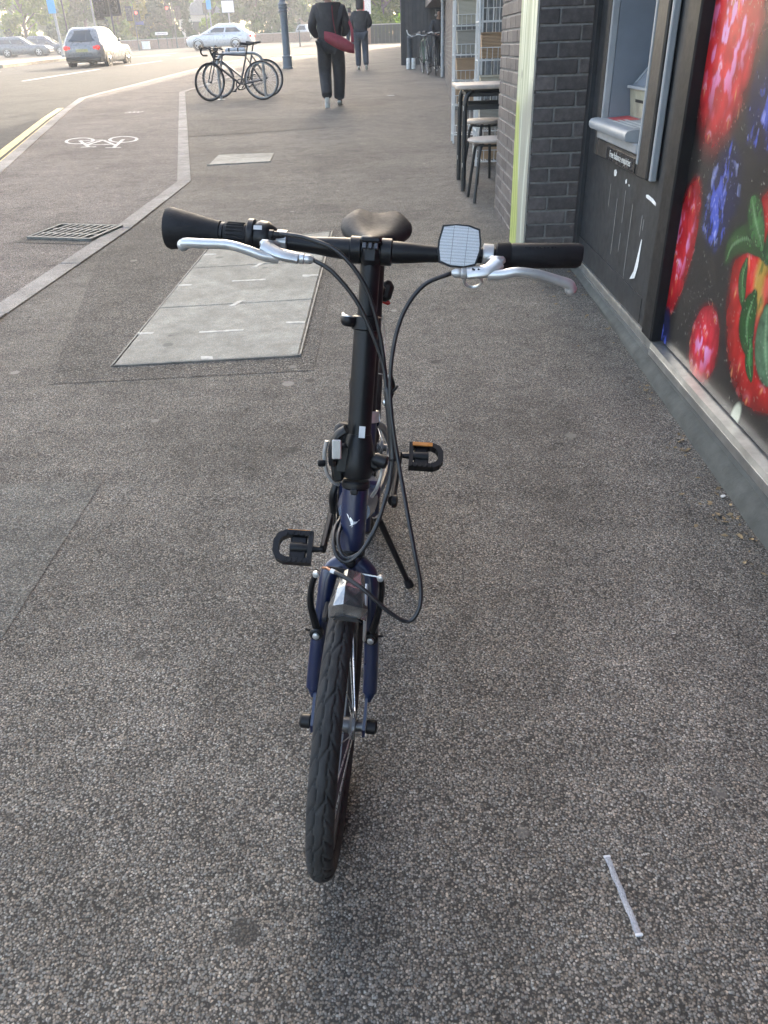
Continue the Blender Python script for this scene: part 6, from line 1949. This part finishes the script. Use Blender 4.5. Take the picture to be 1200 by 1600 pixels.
post('sign_post', 'post with a white rectangular sign above the silver car', 'sign post', -14.15, 80, 3.6, .06, M_GPOST, (('white_panel', (0, -.08, 2.95), (1.05, .02, .85), M_WS), ('sign_border', (0, -.062, 2.95), (1.13, .008, .93), M_POST)))
post('sign_post', 'pale post with a narrow blue sign left of the white sign', 'sign post', -13.83, 70, 3.3, .05, M_GPOST, (('blue_panel', (0, -.07, 2.85), (.36, .02, .60), M_BS),))
for i, (x, y, lab) in enumerate([(-13.9, 100, 'white-topped bollard left of the lamp post across the road'), (-13.15, 100, 'white-topped bollard nearest the lamp post across the road')]):
    t = thing('road_bollard', lab, 'bollard', (x, y, gz(x, y) + RZ), 0, 'bollards across the road')
    MB().lathe([(.07, 0), (.07, 1.15), (.085, 1.16), (.085, 1.42), (.05, 1.48)], seg=12).build('post', M_POST, t)
    MB().lathe([(.092, 1.17), (.092, 1.40)], seg=12).build('white_band', M_WS, t)
post('marker_post', 'short thin post standing in the road right of the lamp post', 'post', -6.27, 62, .95, .04, M_POST)
ss = thing('street_sign', 'low white street name plate in front of the hedge', 'sign', (-22.65, 89.2, gz(-22.6, 89) + RZ))
MB().box((0, 0, 1.28), (1.25, .03, .24), bev=.01).build('name_plate', M_WS, ss, smooth=0)
for k in range(9):
    MB().box((-.42 + k * .105, -.018, 1.28), (.06, .004, .09)).build('letter_mark', M_POST, ss, smooth=0)
for s in (-1, 1):
    MB().box((s * .45, .04, .68), (.07, .04, 1.36)).build('leg', M_POST, ss, smooth=0)
bx = thing('utility_box', 'small white cabinet at the foot of the low wall', 'utility box', (-24.3, 89.0, gz(-24.3, 89) + RZ))
MB().box((0, 0, .33), (.72, .35, .60), bev=.02).build('cabinet', M_WS, bx, smooth=0)
MB().box((0, 0, .66), (.80, .42, .06), bev=.01).build('lid', M_WS, bx, smooth=0)
# traffic island with tactile paving beside the main road
il = MB()
I = [(-20.8, 40.2), (-18.0, 41.0), (-17.75, 49.5), (-18.4, 52.6), (-19.6, 52.6), (-22.0, 44.0)]
o = sheet('traffic_island', asphalt('island paving', (.20, .18, .15), (.32, .29, .25), (.45, .42, .36), cell=60, binder=.85, gum=False), I, 0.02, skirt=.14)
strip('tactile_edge', pm('buff tactile paving', (.52, .44, .27), .8, var=.3, nscale=6), dense([(-18.3, 41.4), (-18.05, 49.3)], 1), .42, .026)

# ------------------------------------------------------------------ low wall, hedges, trees, house
M_LW = pm('weathered red brick wall', (.24, .16, .12), .85, var=.35, nscale=9, bmp=.5, bscale=14)
lw = thing('low_wall', 'low brick wall along the far side of the junction', 'wall', (-23, 93, gz(-23, 93) + RZ))
mb = MB(); cap = MB()
for k in range(16):
    x = -28.5 + k * 1.28; y = 92 + (k * .30)
    z = gz(x, y) + RZ
    mb.box((x + 23, y - 93, z + .38 - lw.location.z), (1.27, .24, .84), rot=(0, 0, .23))
    cap.box((x + 23, y - 93, z + .84 - lw.location.z), (1.30, .32, .07), rot=(0, 0, .23))
mb.build('wall', M_LW, lw, smooth=0)
cap.build('coping', pm('pale coping stone', (.36, .33, .29), .8), lw, smooth=0)
gp = thing('gate_pier', 'square pale brick gate pier with a stone cap in the distance', 'pier', (-10.4, 112, gz(-10, 112) + RZ))
MB().box((0, 0, .95), (1.25, 1.0, 1.9)).build('pier', pm('buff brick', (.42, .33, .22), .85, var=.25, nscale=10), gp, smooth=0)
MB().box((0, 0, 1.98), (1.5, 1.2, .18), bev=.03).build('cap', MATS['pale coping stone'], gp, smooth=0)

def leaf_mat(name, c1, c2, tr=.45):
    m = bpy.data.materials.new(name)
    m.use_nodes = True
    t = m.node_tree
    t.nodes.remove(t.nodes['Principled BSDF'])
    g = N(t, 'ShaderNodeTexNoise'); g.inputs['Scale'].default_value = 1.7; g.inputs['Detail'].default_value = 5
    tc = N(t, 'ShaderNodeTexCoord'); t.links.new(tc.outputs['Object'], g.inputs['Vector'])
    a = N(t, 'ShaderNodeAttribute', attribute_name='leafv')
    mx = N(t, 'ShaderNodeMath', operation='MULTIPLY_ADD'); mx.inputs[1].default_value = .6
    t.links.new(a.outputs['Fac'], mx.inputs[0])
    sc_ = N(t, 'ShaderNodeMath', operation='MULTIPLY'); sc_.inputs[1].default_value = .4
    t.links.new(g.outputs['Fac'], sc_.inputs[0]); t.links.new(sc_.outputs[0], mx.inputs[2])
    col = ramp(t, mx.outputs[0], [(.15, c1), (.75, c2)])
    d = N(t, 'ShaderNodeBsdfDiffuse'); t.links.new(col, d.inputs['Color'])
    l = N(t, 'ShaderNodeBsdfTranslucent'); t.links.new(mixc(t, 1.0, col, (1.5, 1.5, .7), 'MULTIPLY'), l.inputs['Color'])
    ms = N(t, 'ShaderNodeMixShader'); ms.inputs[0].default_value = tr
    t.links.new(d.outputs[0], ms.inputs[1]); t.links.new(l.outputs[0], ms.inputs[2])
    t.links.new(ms.outputs[0], t.nodes['Material Output'].inputs['Surface'])
    return m
LM = {'bright': leaf_mat('yellow green leaves', (.035, .085, .004), (.135, .215, .010), .42), 'mid': leaf_mat('green leaves', (.011, .042, .006), (.042, .100, .012), .32), 'dark': leaf_mat('dark evergreen leaves', (.008, .026, .011), (.026, .056, .022), .18), 'autumn': leaf_mat('turning leaves', (.06, .065, .005), (.19, .17, .012), .42)}
M_BARK = pm('bark', (.055, .045, .038), .9, var=.4, nscale=6, bmp=.8, bscale=12)
def leaves(name, mat, parent, clumps, per, size, seed, flat=1.0):
    """leaf-sized quads scattered in clumps; each clump (centre, radius)"""
    r = np.random.default_rng(seed)
    V, A = [], []
    for (c, rad) in clumps:
        k = int(per)
        d = r.normal(size=(k, 3)); d /= np.linalg.norm(d, axis=1)[:, None]
        p = np.asarray(c) + d * (np.asarray(rad) * (r.random((k, 1)) ** .45))
        n = r.normal(size=(k, 3)) + np.array([0, 0, .4]); n /= np.linalg.norm(n, axis=1)[:, None]
        a = np.cross(n, r.normal(size=(k, 3))); a /= np.linalg.norm(a, axis=1)[:, None]
        b = np.cross(n, a)
        s = size * (.75 + .9 * r.random((k, 1)))
        V.append(np.stack([p - a * s, p + b * s * .55, p + a * s, p - b * s * .55], 1).reshape(-1, 3))
        A.append(np.repeat(np.clip(.5 + .22 * r.normal() + .18 * r.normal(size=k), 0, 1), 4))
    V = np.concatenate(V); A = np.concatenate(A)
    me = bpy.data.meshes.new(name)
    nq = len(V) // 4
    me.vertices.add(len(V)); me.vertices.foreach_set('co', V.astype(np.float32).ravel())
    me.loops.add(nq * 4); me.loops.foreach_set('vertex_index', np.arange(nq * 4, dtype=np.int32))
    me.polygons.add(nq); me.polygons.foreach_set('loop_start', np.arange(0, nq * 4, 4, dtype=np.int32))
    me.update(calc_edges=True)
    at = me.attributes.new('leafv', 'FLOAT', 'POINT'); at.data.foreach_set('value', A.astype(np.float32))
    me.materials.append(mat)
    o = bpy.data.objects.new(name, me); COL.objects.link(o); o.parent = parent
    return o
def tree(label, x, y, h, rx, z0, kind, seed, n=34, per=150, size=.17, name='tree', ry=None, group='trees across the junction'):
    r = random.Random(seed)
    t = thing(name, label, 'tree', (x, y, gz(x, y) + RZ), 0, group)
    ry = ry or rx
    trunk = MB().tube(bez([(0, 0, -.1), (r.uniform(-.1, .1), 0, h * .25), (r.uniform(-.3, .3), 0, h * .55), (r.uniform(-.4, .4), 0, h * .85)], 5), [.22 - .012 * i for i in range(16)], 10)
    cl = []
    for i in range(n):
        a, u = r.uniform(0, 2 * PI), r.random() ** .5
        zc = z0 + (h - z0) * r.random()
        q = (zc - z0) / (h - z0)
        w = math.sin(PI * (.18 + .78 * q)) ** .8 if kind != 'dark' else (1.05 - .9 * q)
        c = (math.cos(a) * u * rx * w, math.sin(a) * u * ry * w, zc)
        cl.append((c, r.uniform(.45, .95) * min(1.0, rx / 2.2)))
        if i % 3 == 0:
            trunk.tube(bez([(0, 0, min(zc * .6, h * .6)), (c[0] * .5, c[1] * .5, zc * .85), c], 3), [.07, .06, .05, .04, .03, .02, .015], 6)
    trunk.build('trunk', M_BARK, t)
    leaves('crown', LM[kind], t, cl, per * 1.5, size, seed)
    return t
tree('bright yellow-green tree at the far left above the parked cars', -37.2, 92, 9.5, 4.6, 1.0, 'bright', 11, 60, 150, .17)
tree('dark shadowed tree between the bright left tree and the blue sign', -32.6, 97, 9.0, 2.8, 1.2, 'mid', 12, 36)
tree('loose pale green tree behind the paired signals', -29.8, 99, 9.0, 2.6, 1.0, 'bright', 13, 34)
tree('turning yellow tree left of the conifer', -27.0, 98, 8.0, 2.6, .8, 'autumn', 14, 34)
tree('dark conifer behind the street name plate', -23.3, 96, 8.6, 3.2, .5, 'dark', 15, 62, 170, .13)
tree('light green tree between the conifer and the white sign', -19.8, 102, 9.0, 2.9, 1.6, 'bright', 16, 34)
tree('dense dark green tree behind the white sign', -15.6, 103, 9.5, 3.6, .6, 'mid', 17, 60)
tree('dark green tree left of the lamp post', -12.0, 108, 9.5, 3.2, 1.0, 'mid', 18, 48)
tree('pale tree right of the lamp post in the distance', -8.2, 116, 9.5, 3.2, 1.4, 'bright', 19, 44)
tree('green tree behind the walker in black', -5.6, 100, 8.5, 3.0, 1.0, 'mid', 20, 44)
tree('sunlit yellow-green tree beside the hoarding', -.6, 76, 7.0, 2.6, .9, 'bright', 21, 60, 160, .14)
tree('dark tree behind the sunlit one near the hoarding', .6, 84, 8.0, 3.0, .8, 'mid', 22, 50)
tree('distant dark tree far behind the house roof', -25.5, 126, 11, 4.5, 1.2, 'mid', 23, 50, 150, .22)
tree('distant hazy tree behind the pale tree', -14.5, 130, 12, 5.5, 1.2, 'mid', 24, 60, 150, .22)
tree('distant tree at the far left behind the bright one', -44, 118, 12, 5.5, 1.2, 'mid', 25, 60, 150, .22)
tree('distant tree behind the left pair of trees', -37, 128, 12, 5.0, 1.2, 'bright', 26, 60, 150, .22)
tree('distant tree closing the view right of the lamp post', -3.5, 128, 11, 5.0, 1.0, 'mid', 27, 60, 150, .22)
def hedge(label, pts, h, w, kind, seed, name='hedge'):
    r = random.Random(seed)
    x0, y0 = pts[0]
    t = thing(name, label, 'hedge', (x0, y0, gz(x0, y0) + RZ), 0, 'hedges across the junction')
    cl = []
    for (xa, ya), (xb, yb) in zip(pts, pts[1:]):
        L = math.hypot(xb - xa, yb - ya)
        for i in range(int(L * 2.2) + 1):
            u = r.random()
            x, y = xa + (xb - xa) * u, ya + (yb - ya) * u
            cl.append(((x - x0, y - y0 + r.uniform(-w, w) * .4, gz(x, y) - gz(x0, y0) + r.uniform(.25, h)), r.uniform(.35, .6)))
    leaves('foliage', LM[kind], t, cl, 150, .11, seed)
    mb = MB()
    for k in range(5):
        u = (k + .5) / 5
        x, y = pts[0][0] + (pts[-1][0] - pts[0][0]) * u - x0, pts[0][1] + (pts[-1][1] - pts[0][1]) * u - y0
        mb.tube([(x, y, -.05), (x + .05, y, h * .7)], .05, 6)
    mb.build('stems', M_BARK, t)
    return t
hedge('clipped dark hedge behind the parked cars on the left', [(-37.5, 87.5), (-30.5, 88.0)], 1.9, 1.2, 'dark', 31)
hedge('low hedge growing over the brick wall', [(-28.5, 93.2), (-18, 95.5)], 1.45, .9, 'mid', 32)
hedge('ragged green hedge right of the low wall', [(-18.5, 96.5), (-10.5, 99)], 1.6, 1.0, 'mid', 33)
# the wood far behind, one mass
fwd_ = thing('far_wood', 'hazy bank of far-off trees closing the view', 'wood', (-25, 145, gz(-25, 145)))
fwd_['kind'] = 'stuff'
rw = random.Random(77)
o = leaves('foliage', LM['mid'], fwd_, [((rw.uniform(-55, 50), rw.uniform(-5, 5), rw.uniform(.5, 10.5)), rw.uniform(1.0, 2.0)) for i in range(330)], 110, .36, 78)
o['kind'] = 'stuff'
hd2 = thing('dark_gate', 'dark green boarded gate with a pale top rail at the end of the pavement', 'gate', (-.2, 62.3, gz(0, 62.3) + RZ))
for k in range(9):
    MB().box((-1.06 + k * .255, random.uniform(-.01, .01), .56), (.245, .04, 1.10), bev=.004).build('board', pm('dark green boards', (.020, .032, .032), .6, var=.3, nscale=4), hd2, smooth=0)
MB().box((-.04, -.01, 1.14), (2.32, .09, .06), bev=.01).build('top_rail', pm('pale rail', (.30, .31, .29), .6), hd2, smooth=0)
MB().box((-1.32, .0, .48), (.28, .28, .98), bev=.01).build('brick_post', M_LW, hd2, smooth=0)
hedge('sunny ivy spilling over the right end of the dark gate', [(.5, 62.9), (1.3, 63)], 1.5, .5, 'bright', 34, 'ivy')
hs = thing('house', 'distant house with a pale gable and grey slate roof among the trees', 'house', (-25.2, 121, gz(-25, 120) + RZ), .35)
MB().box((0, 0, 1.5), (5.0, 6, 3.0)).build('wall', pm('cream render', (.55, .50, .42), .85), hs, smooth=0)
MB().prism([(-3.0, -3.3, 3.0), (3.0, -3.3, 3.0), (0, -3.3, 5.2)], (0, 6.6, 0)).build('roof', pm('grey slate', (.14, .15, .17), .7, var=.3, nscale=5), hs, smooth=0)
MB().box((-1.0, -3.02, 1.7), (1.1, .06, 1.2)).build('window', M_CGL, hs, smooth=0)
rs = thing('red_sign', 'red and white sign board beyond the farther walker', 'sign', (-1.75, 60.5, gz(-1.75, 60.5) + RZ))
MB().box((0, 0, 2.15), (.95, .04, .85), bev=.01).build('white_panel', M_WS, rs, smooth=0)
MB().box((-.2, -.025, 2.2), (.5, .01, .55), bev=.003).build('red_panel', pm('red sign face', (.5, .05, .05), .5), rs, smooth=0)
MB().tube([(0, .05, 0), (0, .05, 2.5)], .04, 8).build('post', M_POST, rs)

# ------------------------------------------------------------------ small things on the ground
st = thing('plastic_straw', 'flattened clear plastic strip lying on the pavement near the wheel', 'litter', (0.357, 0.772, gz(0, 0.772)), math.atan2(0.702 - 0.841, 0.366 - 0.348))
m, t, b = new_mat('clear crumpled plastic')
nz = noise(t, objco(t, (40, 200, 40)), 6, 4)
t.links.new(ramp(t, nz, [(.35, (.38, .40, .43)), (.65, (.85, .87, .90))]), b.inputs['Base Color'])
b.inputs['Roughness'].default_value = .25
b.inputs['Alpha'].default_value = .5
bump(t, b, nz, .8, .003)
secs = []
for i in range(15):
    u = -1 + 2 * i / 14
    x = u * .070
    w = .0052 * (1 + .12 * math.sin(i * 2.1))
    secs.append([(x, w * math.cos(2 * PI * k / 8), .0035 + .0016 * math.sin(i * 1.3) + .0022 * math.sin(2 * PI * k / 8)) for k in range(8)])
MB().loft(secs).build('strip', m, st, smooth=40)
for u in (-1, 1):
    MB().box((u * .070, 0, .0045), (.005, .0125, .003), bev=.001).build('crimped_end', pm('white crimp', (.55, .56, .57), .4), st, smooth=0)
# dry leaves and grit along the foot of the wall
lf = thing('leaf_litter', 'thin scatter of dry leaves and grit along the foot of the shop wall', 'litter', (1.0, 2.5, gz(0, 2.5)))
lf['kind'] = 'stuff'
mb = MB()
r = random.Random(5)
spots = [(.93, 4.25, .10, 60), (.965, 1.95, .05, 30), (.97, 2.35, .03, 18), (.97, 2.8, .03, 14), (.955, 1.75, .05, 26), (.99, 3.5, .03, 12), (.72, 5.1, .05, 14)]
for cx, cy, sp_, k in spots:
    for i in range(k):
        x, y = r.gauss(cx, sp_), r.gauss(cy, sp_ * 3)
        if x > .985 + max(0, y - 2.2) * .01 or (x > .72 and y > 4.58): continue
        s = r.uniform(.004, .013)
        a = r.uniform(0, 2 * PI)
        z = gz(x, y) + .003
        ca, sa = math.cos(a) * s, math.sin(a) * s
        up_ = r.uniform(.001, .006)
        mb.add([Vector(p) - Vector(lf.location) for p in ((x - ca, y - sa, z), (x - sa * .5, y + ca * .5, z + up_), (x + ca, y + sa, z + up_ * .6), (x + sa * .5, y - ca * .5, z))], [(0, 1, 2, 3)])
mb.build('dry_leaves', pm('dry leaves', (.20, .14, .07), .8, var=.6, nscale=60), lf, smooth=0)
lf2 = [c for c in lf.children][0]
lf2['kind'] = 'stuff'
def flake(x, y, s, label, col=(.6, .58, .54)):
    t = thing('paper_scrap', label, 'litter', (x, y, gz(x, y)), random.uniform(0, 6))
    pts = [(s * random.uniform(.6, 1) * math.cos(2 * PI * k / 7), s * .6 * random.uniform(.6, 1) * math.sin(2 * PI * k / 7), .004) for k in range(7)]
    MB().prism(pts, (0, 0, .003)).build('scrap', pm('pale paper scrap', col, .8), t, smooth=0)
flake(-.03, 17.0, .10, 'white paper scrap on the pavement right of the walker in black')
flake(.975, 2.02, .012, 'pale scrap among the leaves at the foot of the near plinth')

# ------------------------------------------------------------------ haze: thin volume added for lens veil as well as distant haze
hz = MB().box((-10, 60, 20), (520, 380, 44)).build('haze', None, None, smooth=0)
hz['kind'] = 'stuff'
m = bpy.data.materials.new('haze and lens veil')
m.use_nodes = True
t = m.node_tree
t.nodes.remove(t.nodes['Principled BSDF'])
pv = t.nodes.new('ShaderNodeVolumePrincipled')
pv.inputs['Color'].default_value = (0.93, 0.96, 1.0, 1)
pv.inputs['Density'].default_value = 0.0016
pv.inputs['Anisotropy'].default_value = 0.15
t.links.new(pv.outputs[0], t.nodes['Material Output'].inputs['Volume'])
hz.data.materials.append(m)
